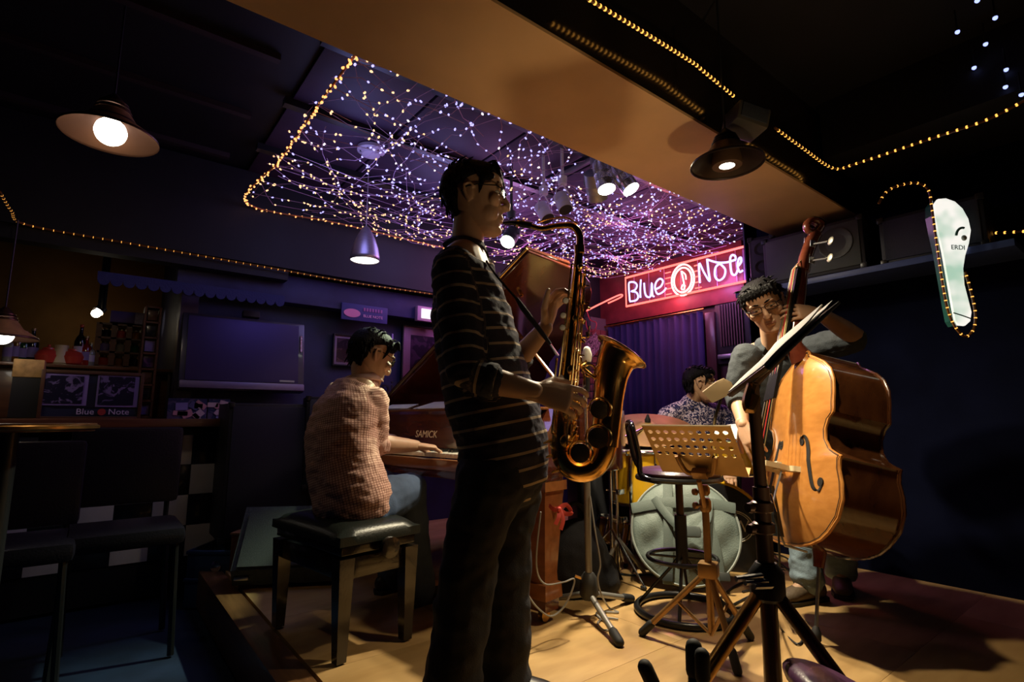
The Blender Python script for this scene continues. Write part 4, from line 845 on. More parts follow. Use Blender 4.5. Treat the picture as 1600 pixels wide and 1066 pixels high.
# pegbox, scroll, tuners
MB(DM).tube(smooth_path([(0, LT, .022), (0, LT + .08, .012), (0, LT + .17, -.012), (0, LT + .22, -.03)], 4), [.026] * 13, 10, side=(1, 0, 0), ry=[.03] * 13).build('pegbox', neckm, db)
sp_ = [(0, LT + .22, -.03)] + [(0, LT + .245 + (.052 - .0042 * k) * math.sin(.5 + k * .62), -.012 + (.052 - .0042 * k) * -math.cos(.5 + k * .62) * .9) for k in range(11)]
MB(DM).tube(smooth_path(sp_, 3), [.03 - .0005 * k for k in range(34)], 10, side=(1, 0, 0), ry=[.020 - .0003 * k for k in range(34)]).build('scroll', neckm, db)
for k in range(4):
    sg = 1 if k % 2 == 0 else -1; y = LT + .05 + .045 * k
    tn_ = MB(DM).tube([(sg * .02, y, .0), (sg * .085, y - .012, -.035)], .0045, 8).build('tuner_shaft', steel, db); MB(DM).ell((sg * .10, y - .015, -.042), (.022, .020, .005), seg=14, rings=8).build('tuner_button', mat('tuner_button', (.55, .52, .42), .35, .6) if k == 0 else bpy.data.materials['tuner_button'], tn_)
    MB(DM).rbox((sg * .027, y, -.002), (.004, .034, .026), .001).build('gear_plate', steel, tn_)
ec = V((0, 0, -RIB * .5)); e0 = DM @ (ec + V((0, -.002, 0))); e1 = DM @ (ec + V((0, -.06, 0))); foot = e0 + (e1 - e0) * (e0.z - .035) / (e0.z - e1.z)
MB().tube([e0 + bA * .01, e1], [.028, .02], 12).build('endpin_block', neckm, db); MB().tube([e1, foot], .007, 8).build('endpin', steel, db); MB().lathe(foot + bA * .03, -bA, [(0, .009), (.02, .018), (.045, .02), (.06, .012)], 14).build('endpin_tip', rubber, db)

# ================================================================== TENOR SAXOPHONE
sD = 1.60
def SX(u, v, o=0): return P(u, v, sD + o)
gold = mat('sax_lacquer', (.80, .46, .13), .19, 1, var=.12, vs_=40); goldk = mat('sax_keys', (.90, .60, .22), .23, 1); pearl = mat('pearl', (.85, .82, .78), .25, coat=.5); pad = mat('sax_pad', (.25, .11, .05), .7)
sx = thing('tenor_saxophone', 'gold lacquered tenor saxophone played by the man in the striped shirt', 'saxophone', SX(905, 755))
neckc = smooth_path([SX(826, 352, .06), SX(846, 357, .05), SX(870, 353, .03), SX(893, 353, .01), SX(905, 366), SX(906, 386)], 6)
MB().tube(neckc, [lerp(.0078, .0125, i / (len(neckc) - 1)) for i in range(len(neckc))], 14).build('neck', gold, sx)
MB().tube([SX(905, 384), SX(905.5, 396)], .0165, 16).build('neck_collar', goldk, sx)
MB().tube(smooth_path([SX(840, 348, .055), SX(858, 342, .04), SX(884, 340, .02), SX(902, 350, .005)], 4), .0028, 6).build('octave_lever', goldk, sx)
mp_ = MB().tube([SX(786, 349, .08), SX(798, 348.5, .078), SX(815, 350, .07), SX(832, 353, .06)], [.004, .0075, .0115, .0115], 14, side=UP, ry=[.008, .0105, .012, .0118]).build('mouthpiece', ebony, sx)
for u in (808, 816): MB().tube([SX(u, 349.6, .0735), SX(u + 3.5, 350.2, .072)], .0132, 14).build('ligature', goldk, mp_)
# body tube
bt_ = smooth_path([SX(905, 390), SX(897, 480), SX(887, 580), SX(878, 660), SX(877, 700)], 8)
def brad(i, n, a=.0125, b=.030): return lerp(a, b, i / (n - 1))
MB().tube(bt_, [brad(i, len(bt_)) for i in range(len(bt_))], 18).build('body_tube', gold, sx)
bow = smooth_path([SX(877, 696), SX(880, 716), SX(893, 731), SX(910, 735), SX(928, 727), SX(940, 708), SX(944, 690)], 5)
MB().tube(bow, [lerp(.031, .040, i / (len(bow) - 1)) for i in range(len(bow))], 20).build('bow', gold, sx)
for p, q in ((SX(877, 690), SX(877, 699)), (SX(943.5, 697), SX(944.5, 686))): MB().tube([p, q], .0425 if p == SX(943.5, 697) else .0335, 20).build('bow_ring', goldk, sx)
bell = smooth_path([SX(944, 692), SX(948, 655), SX(951, 620), SX(955, 590), SX(962, 565), SX(971, 550)], 7); nb_ = len(bell)
bra = [interp([0, .35, .6, .8, .92, 1], [.040, .043, .048, .056, .066, .082], i / (nb_ - 1)) for i in range(nb_)]
o = MB().tube(bell, bra, 32, cap=False).build('bell', gold, sx); o.modifiers.new('s', 'SOLIDIFY').thickness = .0015
ax = (bell[-1] - bell[-3]).normalized(); MB().ring(bell[-1], ax, .0825, .0032, 48, 8).build('bell_rim', goldk, sx)
MB().tube([lerp(bell[15], bt_[12], .15) , lerp(bell[15], bt_[14], .9)], .005, 8).build('bell_brace', goldk, sx); MB().ring(lerp(bell[15], bt_[13], .5), FW, .018, .004, 20, 6).build('brace_ring', goldk, sx)
# rods, key cups, guards and pearls
perp = (SX(920, 560) - SX(890, 555)).normalized()
for k, (o1, o2, r) in enumerate(((.030, -.012, .003), (.022, -.024, .003), (.034, .008, .0026), (-.026, -.02, .003), (.012, -.032, .0026))):
    pts = [p + perp * (o1 * lerp(.75, 1.25, i / (len(bt_) - 1))) + FW * (o2 * lerp(.8, 1.3, i / (len(bt_) - 1))) for i, p in enumerate(bt_)][3 + k % 3:-2 - k % 4]
    rd_ = MB().tube(pts, r, 6).build('key_rod', goldk, sx)
    for q in range(0, len(pts), 4): MB().tube([pts[q], lerp(pts[q], min(bt_, key=lambda z: (z - pts[q]).length), .75)], .0022, 5).build('rod_post', goldk, rd_)
for k in range(13):
    t = .10 + k * .066; i = t * (len(bt_) - 1); i0 = int(i); c = lerp(bt_[i0], bt_[min(i0 + 1, len(bt_) - 1)], i - i0); R_ = lerp(.0125, .030, t); r = lerp(.008, .020, t)
    d = (perp * (1.0 if k % 3 else .35) - FW * (.35 if k % 3 else 1.0)).normalized(); 
    kc_ = MB().lathe(c + d * (R_ + .004), d, [(0, r), (.002, r * 1.04), (.005, r), (.008, r * .6), (.010, r * .15)], 18).build('key_cup', goldk, sx); MB().lathe(c + d * (R_ + .001), d, [(0, r * .95), (.003, r * .95)], 16).build('pad', pad, kc_)
    MB().tube([c + d * (R_ + .011), c + d * (R_ + .012) + perp * .012 + FW * -.006, c + perp * .03 - FW * .012 * (1 + t)], .0022, 5).build('key_arm', goldk, kc_)
for k, (u, v) in enumerate(((884, 470), (880, 493), (879, 512), (876, 590))): 
    pk = MB().lathe(SX(u, v, -.02), -FW, [(0, .009), (.003, .0085), (.0045, .005)], 14).build('pearl_key', pearl, sx); MB().lathe(SX(u, v, -.017), -FW, [(-.003, .0105), (.003, .0105)], 14).build('pearl_cup', goldk, pk)
for k, (u, v, r) in enumerate(((936, 640, .027), (934, 684, .030), (906, 708, .028))):
    c = SX(u, v, -.040); kc_ = MB().lathe(c, -FW, [(0, r), (.003, r * 1.03), (.008, r), (.010, r * .4)], 22).build('key_cup', goldk, sx)
    MB().tube([c + RT * (r * 1.25 * math.cos(a)) + UP * (r * 1.25 * math.sin(a)) - FW * (.014 + .004 * math.cos(a * 2)) for a in [q * PI / 9 - .6 for q in range(12)]], .003, 6).build('key_guard', goldk, kc_)
    for a in (-.6, 1.2, 3.0): MB().tube([c + RT * (r * 1.25 * math.cos(a)) + UP * (r * 1.25 * math.sin(a)) - FW * .012, c + RT * (r * 1.2 * math.cos(a)) + UP * (r * 1.2 * math.sin(a)) + FW * .02], .0028, 5).build('guard_post', goldk, kc_)
for k in range(16):                                                    # side keys and little levers along the stack
    rr_ = random.Random(k); t = .28 + k * .04; i0 = int(t * (len(bt_) - 1)); c = bt_[min(i0, len(bt_) - 1)]
    a = c + perp * rr_.uniform(.026, .042) - FW * rr_.uniform(.005, .03); MB().tube(smooth_path([a, a + UP * rr_.uniform(-.02, .02) + perp * rr_.uniform(.004, .016), a + UP * rr_.uniform(-.035, .03) + perp * rr_.uniform(-.004, .014)], 3), [.003, .0035, .0042, .0035, .003, .0028, .004], 6).build('key_lever', goldk, sx)
for k, (u, v) in enumerate(((853, 690), (857, 712), (866, 736))): kk = MB().tube([SX(u + 16, v - 4), SX(u + 4, v), SX(u - 4, v + 3)], [.004, .005, .003], 6).build('key_lever', goldk, sx)
MB().tube([SX(870, 560, -.01), SX(866, 600, -.02), SX(866, 650, -.02), SX(870, 690, -.01)], .004, 6).build('body_guard', goldk, sx)
# strap
strap = thing('neck_strap', 'black neck strap hooked to the saxophone', 'strap', SX(870, 535))
MB().tube(smooth_path([P(760, 408, 1.60), P(775, 430, 1.56), P(806, 466, 1.54), P(812, 474, 1.54)], 4), .0035, 6).build('cord', blackp, strap); MB().tube([P(807, 466, 1.54), P(816, 480, 1.54), P(848, 522, 1.555), P(860, 538, 1.565)], [.005, .009, .007, .005], 8).build('webbing', cloth_black, strap)
MB().tube([P(858, 536, 1.565), P(872, 556, 1.58)], .004, 6).build('hook', chrome, strap)

# ================================================================== STANDS
# chrome microphone stand
mb0 = CU(920, 2.45, .16); ms = thing('microphone_stand', 'chrome tripod microphone stand between piano and cymbal bag', 'microphone stand', V((mb0.x, mb0.y, 0))); base = V((mb0.x, mb0.y, 0))
grey = mat('grey_paint', (.33, .32, .30), .4, .6)
MB().tube([base + UP * .14, base + UP * .62], .0155, 14).build('lower_tube', grey, ms); MB().tube([base + UP * .60, base + UP * 1.02], .010, 12).build('upper_tube', chrome, ms); MB().tube([base + UP * .58, base + UP * .64], .021, 14).build('clutch', blackp, ms)
MB().lathe(base + UP * .075, UP, [(0, .03), (.02, .042), (.09, .036), (.11, .022)], 8).build('hub', mat('hub_iron', (.05, .05, .05), .5, .4), ms)
for f in (P(966, 1008, 2.165), P(984, 942, 2.64), P(838, 944, 2.60)):
    f = V((f.x, f.y, .018)); h = base + UP * .10; d = (f - h).normalized(); l = MB().tube([h + d * .03, f - d * .02], .0125, 10).build('leg', grey, ms); MB().tube([f - d * .045, f + d * .012], .0185, 12, round_=True).build('rubber_foot', rubber, l)
MB().tube([base + UP * .155 + RT * -.02, base + UP * .17 + RT * -.06], .006, 8).build('wing_screw', brassd, ms)
mcp = thing('microphone', 'white headed microphone clipped before the saxophone bell', 'microphone', base + UP * 1.02); q = P(917, 590, 2.45); mt_ = P(917, 545, 2.45)
MB().tube([P(917, 612, 2.45), P(917, 560, 2.45)], [.012, .019], 14).build('handle', blackp, mcp); MB().tube([P(917, 562, 2.45), P(917, 553, 2.45), P(917, 547, 2.45)], [.022, .023, .017], 16, round_=True).build('head', mat('mic_white', (.75, .72, .66), .5), mcp)
MB().tube([base + UP * 1.0, P(917, 606, 2.45)], .013, 10).build('clip', blackp, mcp)

def tripod(par, top, base, feet, r, m, hubz, brz, foot_r=.016):
    for f in feet:
        d = (f - V((base.x, base.y, hubz))).normalized(); l = MB().tube([V((base.x, base.y, hubz)) + d * .02, f - d * .02], r, 10).build('leg', m, par); MB().tube([f - d * .05, f + d * .004], foot_r, 12, round_=True).build('rubber_foot', rubber, l)
        mid = V((base.x, base.y, hubz)) + (f - V((base.x, base.y, hubz))) * .48; MB().tube([mid, V((base.x, base.y, brz))], r * .55, 6).build('brace', m, par)
# brass-coloured perforated stand
orn = mat('stand_bronze_paint', (.34, .19, .075), .38, .55, var=.15, vs_=20)
s1 = CU(1108, 2.10, .25); s1 = V((s1.x, s1.y, 0)); st1 = thing('music_stand', 'bronze music stand with perforated desk beside the drums', 'music stand', s1)
feet = [V((p.x, p.y, .016)) for p in (P(1005, 994, 2.25), P(1152, 1052, 1.93), P(1172, 1004, 2.21))]
tripod(st1, None, s1, feet, .0115, orn, .29, .06); dk = P(1092, 752, 2.03)
MB().tube([s1 + UP * .07, s1 + UP * .52], .0135, 12).build('lower_tube', orn, st1); MB().tube([s1 + UP * .5, dk], .0095, 10).build('upper_tube', orn, st1)
MB().rbox(s1 + UP * .29, (.07, .07, .055), .01, rotz(.4)).build('hub', orn, st1); MB().lathe(s1 + UP * .50, UP, [(0, .017), (.01, .022), (.04, .022), (.05, .016)], 14).build('clutch', orn, st1); MB().lathe(s1 + UP * .56, UP, [(0, .013), (.01, .02), (.03, .02), (.04, .013)], 14).build('clutch', orn, st1)
for z in (.525, .575): MB().lathe(s1 + UP * z, RT * -1 - FW * .3, [(.01, .006), (.035, .006), (.037, .013), (.05, .012)], 10).build('thumb_screw', orn, st1)
fx = (RT * math.sin(.70) + FW * math.cos(.70)); wx = (RT * math.cos(.70) - FW * math.sin(.70)); up_ = (UP * .74 - fx * .67).normalized(); nrm = wx.cross(up_)
ctr = P(1084, 704, 2.04); dw, dh = .335, .25; hol = []
DKM = Matrix((wx, up_, nrm)).transposed().to_4x4(); DKM.translation = ctr
bmx = bmesh.new()                                                      # perforated plate: rows of round holes cut through
cols, rows = 10, 4; cw, rh = dw / (cols + .6), dh * .60 / rows
vs_ = []; fs_ = []; K = 12
def addv(p): vs_.append(p); return len(vs_) - 1
for r_ in range(rows):
    for c_ in range(cols):
        x0, y0 = -dw / 2 + cw * .3 + cw * c_, dh / 2 - .012 - rh * (r_ + 1); ccx, ccy = x0 + cw / 2, y0 + rh / 2; ins = []; out = []
        for k in range(K):
            a = 2 * PI * k / K + PI / K * 0; ca, sa = math.cos(a), math.sin(a); ins.append(addv((ccx + .0100 * ca, ccy + .0092 * sa, 0)))
            s = min((cw / 2) / max(1e-6, abs(ca)), (rh / 2) / max(1e-6, abs(sa))); out.append(addv((ccx + s * ca, ccy + s * sa, 0)))
        for k in range(K): fs_.append((ins[k], ins[(k + 1) % K], out[(k + 1) % K], out[k]))
        for q, (sx_, sy_) in enumerate(((1, 1), (-1, 1), (-1, -1), (1, -1))):
            cidx = addv((ccx + sx_ * cw / 2, ccy + sy_ * rh / 2, 0)); k0 = {0: 1, 1: 4, 2: 7, 3: 10}[q]; fs_.append((out[k0], cidx, out[(k0 + 1) % K]))
yl = dh / 2 - .012 - rh * rows
for x0, x1_, y0, y1 in ((-dw / 2, dw / 2, -dh / 2, yl), (-dw / 2, dw / 2, dh / 2 - .012, dh / 2), (-dw / 2, -dw / 2 + cw * .3, yl, dh / 2 - .012), (dw / 2 - cw * .3, dw / 2, yl, dh / 2 - .012)):
    i0 = [addv(p) for p in ((x0, y0, 0), (x1_, y0, 0), (x1_, y1, 0), (x0, y1, 0))]; fs_.append(tuple(i0))
pl = MB(DKM).add(vs_, fs_).build('desk', mat('desk_bronze', (.42, .26, .10), .35, .6, var=.1, vs_=15), st1, smooth=0); pl.modifiers.new('s', 'SOLIDIFY').thickness = .002
MB(DKM).rbox((0, -dh / 2, -.022), (dw, .003, .045), .001).build('lip', orn, st1); MB(DKM).tube([(-dw / 2, dh / 2, 0), (dw / 2, dh / 2, 0)], .004, 6).build('desk_edge', mat('pale_edge', (.7, .6, .45), .3, .7), st1)
for sg in (-1, 1): MB(DKM).tube(smooth_path([(0, -.10, .022), (sg * .045, -.095, .026), (sg * .062, -.06, .020), (sg * .072, -.025, .008)], 4), .0095, 8).build('desk_arm', orn, st1)
MB(DKM).rbox((0, -.10, .022), (.06, .035, .03), .006).build('desk_joint', orn, st1)

# dark tall stand nearer the photographer, holding the saxophonist's sheets
s2 = CU(1196, 1.22, .55); s2 = V((s2.x, s2.y, 0)); st2 = thing('music_stand', 'tall dark music stand holding white sheets before the bassist', 'music stand', s2)
drk = mat('stand_dark_brown', (.06, .03, .018), .35, .5)
f2 = [V((p.x, p.y, .016)) for p in (C(s2.dot(RT) - .40, s2.dot(FW) - .05, 0), C(s2.dot(RT) + .28, s2.dot(FW) - .25, 0), C(s2.dot(RT) + .15, s2.dot(FW) + .36, 0))]
for k, f in enumerate(f2):
    h = s2 + UP * .50; d = (f - h).normalized(); l = MB().tube([h + d * .03, f - d * .02], .0145, 10).build('leg', brassd if k == 0 else drk, st2); MB().tube([f - d * .05, f + d * .004], .02, 12, round_=True).build('rubber_foot', rubber, l)
    MB().tube([h + (f - h) * .45, s2 + UP * .2], .007, 6).build('brace', drk, st2)
top2 = P(1176, 600, 1.22)
MB().tube([s2 + UP * .2, s2 + UP * .70], .0175, 14).build('lower_tube', drk, st2); MB().tube([s2 + UP * .68, top2], .0135, 12).build('upper_tube', drk, st2)
MB().lathe(s2 + UP * .46, UP, [(0, .022), (.01, .036), (.06, .036), (.08, .022)], 14).build('hub', blackp, st2)
for z in (.60, .645): cl2 = MB().lathe(s2 + UP * z, UP, [(0, .018), (.004, .0235), (.022, .0235), (.026, .018)], 16).build('clutch', drk, st2); MB().lathe(s2 + UP * (z + .012), RT * -1 - FW * .4, [(.015, .006), (.03, .006), (.032, .012), (.042, .010)], 10).build('thumb_screw', drk, cl2)
for k in range(3): MB().tube([P(1150 + 14 * k, 905 + 6 * k, 1.17), P(1190 + 8 * k, 900 + 8 * k, 1.19)], .006, 8).build('leg_joint', steel, st2)
ux = (RT * math.cos(.73) + UP * math.sin(.73)); dc = P(1213, 549, 1.24); wv = (dc - EYE).normalized(); nv = ux.cross(wv).normalized()
if nv.dot(RT) > 0: nv = -nv
wv = (wv + nv * .035); wv = (wv - ux * wv.dot(ux)).normalized(); nv = ux.cross(wv); nv = -nv if nv.dot(RT) > 0 else nv; TM = Matrix((ux, wv, nv)).transposed().to_4x4(); TM.translation = dc
MB(TM).rbox((.0, 0, -.010), (.215, .30, .006), .002).build('desk', blackm, st2); MB(TM).rbox((-.109, 0, -.004), (.003, .30, .010), .001).build('lip', drk, st2)
MB().tube(smooth_path([top2, P(1168, 628, 1.20), P(1172, 640, 1.19), P(1180, 620, 1.20)], 4), .012, 8).build('desk_bracket', brassd, st2); MB().tube([top2, dc - nv * .012], .012, 8).build('desk_stem', drk, st2)
for k, (a0, a1, z0, bend) in enumerate(((-.106, .102, .0, .002), (-.104, .080, .004, .006))):
    b = MB(TM); g = [(lerp(a0, a1, i / 8), y, z0 + bend * (i / 8) ** 2 * 1.2 + .002 * math.sin(i * .8)) for i in range(9) for y in (-.145, .145)]; b.add(g + [(x, y, z - .003) for x, y, z in g], [(2 * i, 2 * i + 2, 2 * i + 3, 2 * i + 1) for i in range(8)] + [(2 * i + 18, 2 * i + 19, 2 * i + 21, 2 * i + 20) for i in range(8)] + [(2 * i + e, 2 * i + 2 + e, 2 * i + 20 + e, 2 * i + 18 + e) for i in range(8) for e in (0, 1)] + [(0, 1, 19, 18), (16, 17, 35, 34)])
    tag(b.build('sheet_music', white, smooth=60), ('lower white music sheets on the tall dark stand', 'upper curling white music sheet on the tall dark stand')[k], 'sheet music')
cf = [P(u, v, d) for u, v, d in ((1098, 613, 1.9), (1118, 598, 1.95), (1131, 592, 1.97), (1143, 598, 1.98), (1150, 612, 1.97), (1113, 630, 1.9))]
tag(MB().prism(cf, V((.004, .004, .003))).build('brown_folder', mat('brown_card', (.26, .18, .09), .7, var=.15)), 'brown cardboard folder held up before the drummer chin', 'folder')
cfs = MB().tube([P(1128, 618, 1.95), P(1118, 650, 1.97), P(1110, 700, 2.02)], .006, 6).build('folder_rod', blackm); tag(cfs, 'thin black rod propping the brown folder', 'rod')

# foreground grips and padded cradle of an instrument stand
gst = thing('instrument_stand', 'black instrument stand with padded pegs at the bottom of the picture', 'instrument stand', CU(1095, 1.05, 0))
gb = CU(1095, 1.08, .10)
for (u, v, d, u2, v2, r) in ((1084, 1012, 1.10, 1086, 1085, .016), (1097, 1025, 1.07, 1099, 1090, .014), (1008, 1043, 1.15, 1032, 1095, .015)):
    a, b = P(u, v, d), P(u2, v2, d); pg = MB().tube([b, a], r * .8, 10).build('post', blackm, gst); MB().tube([lerp(a, b, .5), a], r, 12, round_=True).build('foam_grip', rubber, pg); MB().tube([b, gb], .01, 8).build('arm', blackm, pg)
MB().tube([gb, CU(1095, 1.05, .012)], .014, 10).build('column', blackm, gst)
for a in (0, 2.1, 4.2): MB().tube([CU(1095, 1.05, .08), CU(1095, 1.05, .012) + V((math.cos(a) * .22, math.sin(a) * .22, 0))], .01, 8).build('leg', blackm, gst)
sad = thing('padded_seat', 'rounded purple-sheened seat corner at the bottom edge by the dark stand', 'seat', CU(1290, 1.1, 0)); sc_ = P(1350, 1120, 1.0)
MB(Matrix.Translation(sc_) @ Matrix.Rotation(YAW, 4, 'Z') @ Matrix.Rotation(.45, 4, 'Y')).ell((0, 0, 0), (.12, .17, .040), seg=28, rings=16).build('cushion', mat('purple_vinyl', (.10, .035, .10), .35, bump=.1, bs=100), sad, smooth=60)
MB().tube([sc_ - UP * .02, V((sc_.x, sc_.y, .02))], .02, 10).build('post', blackm, sad); MB().lathe((sc_.x, sc_.y, .0), UP, [(0, .18), (.02, .17), (.03, .03)], 24).build('base', blackm, sad)

# ================================================================== SWIVEL STOOL
so = CU(1068, 2.50, .1); so = V((so.x, so.y, 0)); stl = thing('swivel_stool', 'low swivel stool with purple vinyl seat and ring footrest beside the cymbal bag', 'stool', so)
MB().ring(so + UP * .016, UP, .205, .015, 40, 10).build('base_ring', blackm, stl); MB().ring(so + UP * .235, UP, .150, .0095, 36, 8).build('foot_ring', blackm, stl)
for a in (.5, 2.07, 3.64, 5.21):
    c, s = math.cos(a), math.sin(a); MB().tube(smooth_path([so + V((c * .2, s * .2, .02)), so + V((c * .13, s * .13, .10)), so + V((c * .05, s * .05, .19)), so + V((c * .02, s * .02, .23))], 4), .0075, 8).build('leg', blackm, stl); MB().tube([so + V((c * .15, s * .15, .235)), so + V((c * .02, s * .02, .235))], .006, 6).build('spoke', blackm, stl)
MB().tube([so + UP * .19, so + UP * .42], .027, 16).build('column', blackp, stl); MB().tube([so + UP * .40, so + UP * .58], .017, 12).build('screw_post', mat('post_brown', (.07, .04, .025), .4, .5), stl)
sc2 = so + UP * .60 + RT * .0
MB().lathe(sc2 - UP * .02, UP, [(0, .15), (.015, .18), (.03, .185), (.045, .17), (.052, .10)], 32).build('seat', mat('purple_seat_vinyl', (.05, .02, .05), .3, bump=.1, bs=100), stl); MB().ring(sc2 - UP * .015, UP, .183, .012, 36, 8).build('seat_rim', blackm, stl)
bk = smooth_path([sc2 + RT * -.12 - FW * .13 - UP * .02, sc2 + RT * -.185 - FW * .07 + UP * .0, sc2 + RT * -.19 - FW * .05 + UP * .08, sc2 + RT * -.215 - FW * .05 + UP * .21, sc2 + RT * -.21 + FW * .03 + UP * .235, sc2 + RT * -.20 + FW * .12 + UP * .21, sc2 + RT * -.17 + FW * .12 + UP * .06, sc2 + RT * -.12 + FW * .12 - UP * .02], 5); MB().tube(bk, .013, 10).build('back_bar', mat('black_chrome', (.05, .05, .06), .12, .9), stl)

# ================================================================== DRUM KIT
yel = mat('drum_yellow', (.80, .45, .02), .22, coat=.6, var=.08); drumk = mat('drum_head_black', (.01, .01, .012), .35); headw = mat('drum_head_white', (.7, .68, .62), .5)
def drum(name, label, c, axis, r, depth, front=None, hoop=None, lugs=8, both=True):
    A = V(axis).normalized(); c = V(c); t = thing(name, label, 'drum', c - UP * (r if abs(A.z) < .5 else depth / 2), 'drums of the yellow kit')
    MB().lathe(c - A * depth / 2, A, [(0, r), (depth, r)], 40).build('shell', yel, t, smooth=60)
    a = A.orthogonal().normalized(); b = A.cross(a)
    for s, m in ((1, front or headw), (-1, headw)):
        MB().lathe(c + A * s * (depth / 2), A * s, [(-.01, r * 1.0), (.004, r * 1.0), (.006, r * .97)], 40).build('head', m, t)
        MB().ring(c + A * s * (depth / 2 - .004), A, r * 1.03, .010, 48, 8).build('hoop', hoop or chrome, t)
    for k in range(lugs):
        w = 2 * PI * (k + .5) / lugs; d = a * math.cos(w) + b * math.sin(w); L_ = MB().tube([c + d * (r + .014) - A * depth * .28, c + d * (r + .014) + A * depth * .28], .0085, 8).build('lug', chrome, t)
        MB().tube([c + d * (r * 1.03 + .008) - A * depth * .5, c + d * (r * 1.03 + .008) + A * depth * .5], .003, 6).build('tension_rod', chrome, L_)
    return t, a, b
bdA = C(-.28, -.95, .02); bdc = P(1112, 826, 3.36); bdt, _, _ = drum('bass_drum', 'yellow hooped bass drum with black front head behind the cymbal bag', bdc, bdA, .285, .38, drumk, yel, 8)
A = V(bdA).normalized(); lx = UP.cross(A).normalized(); fc = bdc + A * .198
for rr2 in (.11, .098): MB().tube([fc + lx * (.10 + rr2 * math.cos(q * .196)) + UP * (.05 + rr2 * .8 * math.sin(q * .196)) for q in range(32)], .003 if rr2 > .1 else .002, 5, side=A, closed=True).build('logo_ring', headw, bdt)
text('logo_letters', 'DW', .09, frame(fc + lx * .11 + UP * .05, lx, UP), headw, bdt)
for q in (-1, 1): MB().tube([bdc + A * .1 + lx * q * .27 - UP * .1, V((bdc + A * .2 + lx * q * .40).to_tuple()[:2] + (.01,))], .009, 8).build('spur', chrome, bdt)
ftc = P(1000, 744, 3.26); ft, _, _ = drum('floor_tom', 'yellow floor tom left of the swivel stool', ftc, UP, .165, .30, None, chrome, 8)
for k in range(3):
    w = .6 + k * 2.09; p = ftc + V((math.cos(w), math.sin(w), 0)) * .19; MB().tube([p + UP * .02, V((p.x, p.y, .01))], .008, 8).build('leg', chrome, ft)
rt_, _, _ = drum('rack_tom', 'small yellow tom behind the perforated music stand', P(1160, 702, 3.0), UP + RT * -.15 - FW * .25, .14, .20, None, chrome, 6)
MB().tube([P(1160, 722, 3.02), bdc + UP * .28], .012, 8).build('mount', chrome, rt_)
sn, _, _ = drum('small_drum', 'little yellow drum low on the floor by the hi-hat stand', P(958, 828, 3.45), UP + RT * .2, .09, .14, None, chrome, 6)
for k in range(3): p = P(958, 828, 3.45) + V((math.cos(k * 2.1), math.sin(k * 2.1), 0)) * .11; MB().tube([p, V((p.x, p.y, .0))], .006, 6).build('leg', chrome, sn)
bronze = mat('cymbal_bronze', (.30, .20, .075), .55, 1, var=.2, vs_=10)
def cymbal(label, c, axis, r, stand):
    t = thing('cymbal', label, 'cymbal', c, 'cymbals of the yellow kit'); A = V(axis).normalized()
    MB().lathe(c, A, [(-.028, r), (-.027, r), (-.012, r * .6), (-.003, r * .28), (.004, r * .22), (.018, r * .12), (.021, .008)], 56, cap=False).build('plate', bronze, t).modifiers.new('s', 'SOLIDIFY').thickness = .0015
    MB().lathe(V(c) + A * .02, A, [(0, .018), (.015, .02), (.03, .012), (.05, .006)], 12).build('wing_nut', blackp, t)
    b = V((stand.x, stand.y, 0)); s = thing('cymbal_stand', 'chrome stand under the ' + label.split(' ', 1)[1] if False else 'chrome tripod stand carrying the ' + label, 'stand', b, 'cymbal stands')
    MB().tube([V(c) - A * .01, V((stand.x, stand.y, c[2] - .10)), b + UP * .10], .0095, 10).build('tube', chrome, s)
    for k in range(3):
        f = b + V((math.cos(.4 + k * 2.09), math.sin(.4 + k * 2.09), 0)) * .24; f.z = .012; l = MB().tube([b + UP * .26, f], .007, 8).build('leg', chrome, s); MB().tube([f, f + (b - f) * .06], .012, 8, round_=True).build('rubber_foot', rubber, l)
cymbal('large ride cymbal tilted beside the saxophone bell', P(1012, 664, 3.42), UP + RT * -.05 + FW * -.36, .288, P(952, 700, 3.02))
# hi-hat style pedal stand by the floor tom
hs = thing('pedal_stand', 'chrome drum hardware stand with clamps beside the floor tom', 'stand', P(966, 850, 3.05)); hb = V((P(966, 850, 3.05).x, P(966, 850, 3.05).y, 0))
MB().tube([hb + UP * .02, hb + UP * .66], .008, 8).build('tube', chrome, hs); MB().tube([hb + UP * .2, hb + UP * .02 + RT * -.13 - FW * .12], .011, 8).build('leg', grey, hs); MB().tube([hb + UP * .2, hb + UP * .02 + RT * .14], .011, 8).build('leg', grey, hs); MB().tube([hb + UP * .2, hb + UP * .02 + FW * .14], .011, 8).build('leg', grey, hs)
for z, x in ((.45, .02), (.30, .03), (.58, -.01)): MB().rbox(hb + UP * z + RT * x, (.05, .03, .03), .006).build('clamp', chrome, hs); MB().tube([hb + UP * z, hb + UP * (z + .01) - RT * .06], .006, 6).build('wing_screw', chrome, hs)
ma = thing('red_clamp_arm', 'red lit chrome clamp arm above the floor tom', 'clamp', P(985, 712, 3.1)); MB().tube([P(985, 752, 3.1), P(986, 716, 3.1), P(990, 710, 3.1)], .010, 8).build('arm', chrome, ma); MB().rbox(P(979, 708, 3.1), (.05, .04, .03), .006).build('clamp', chrome, ma); MB().tube([P(985, 752, 3.1), V((P(985, 752, 3.1).x, P(985, 752, 3.1).y, .01))], .009, 8).build('post', chrome, ma)
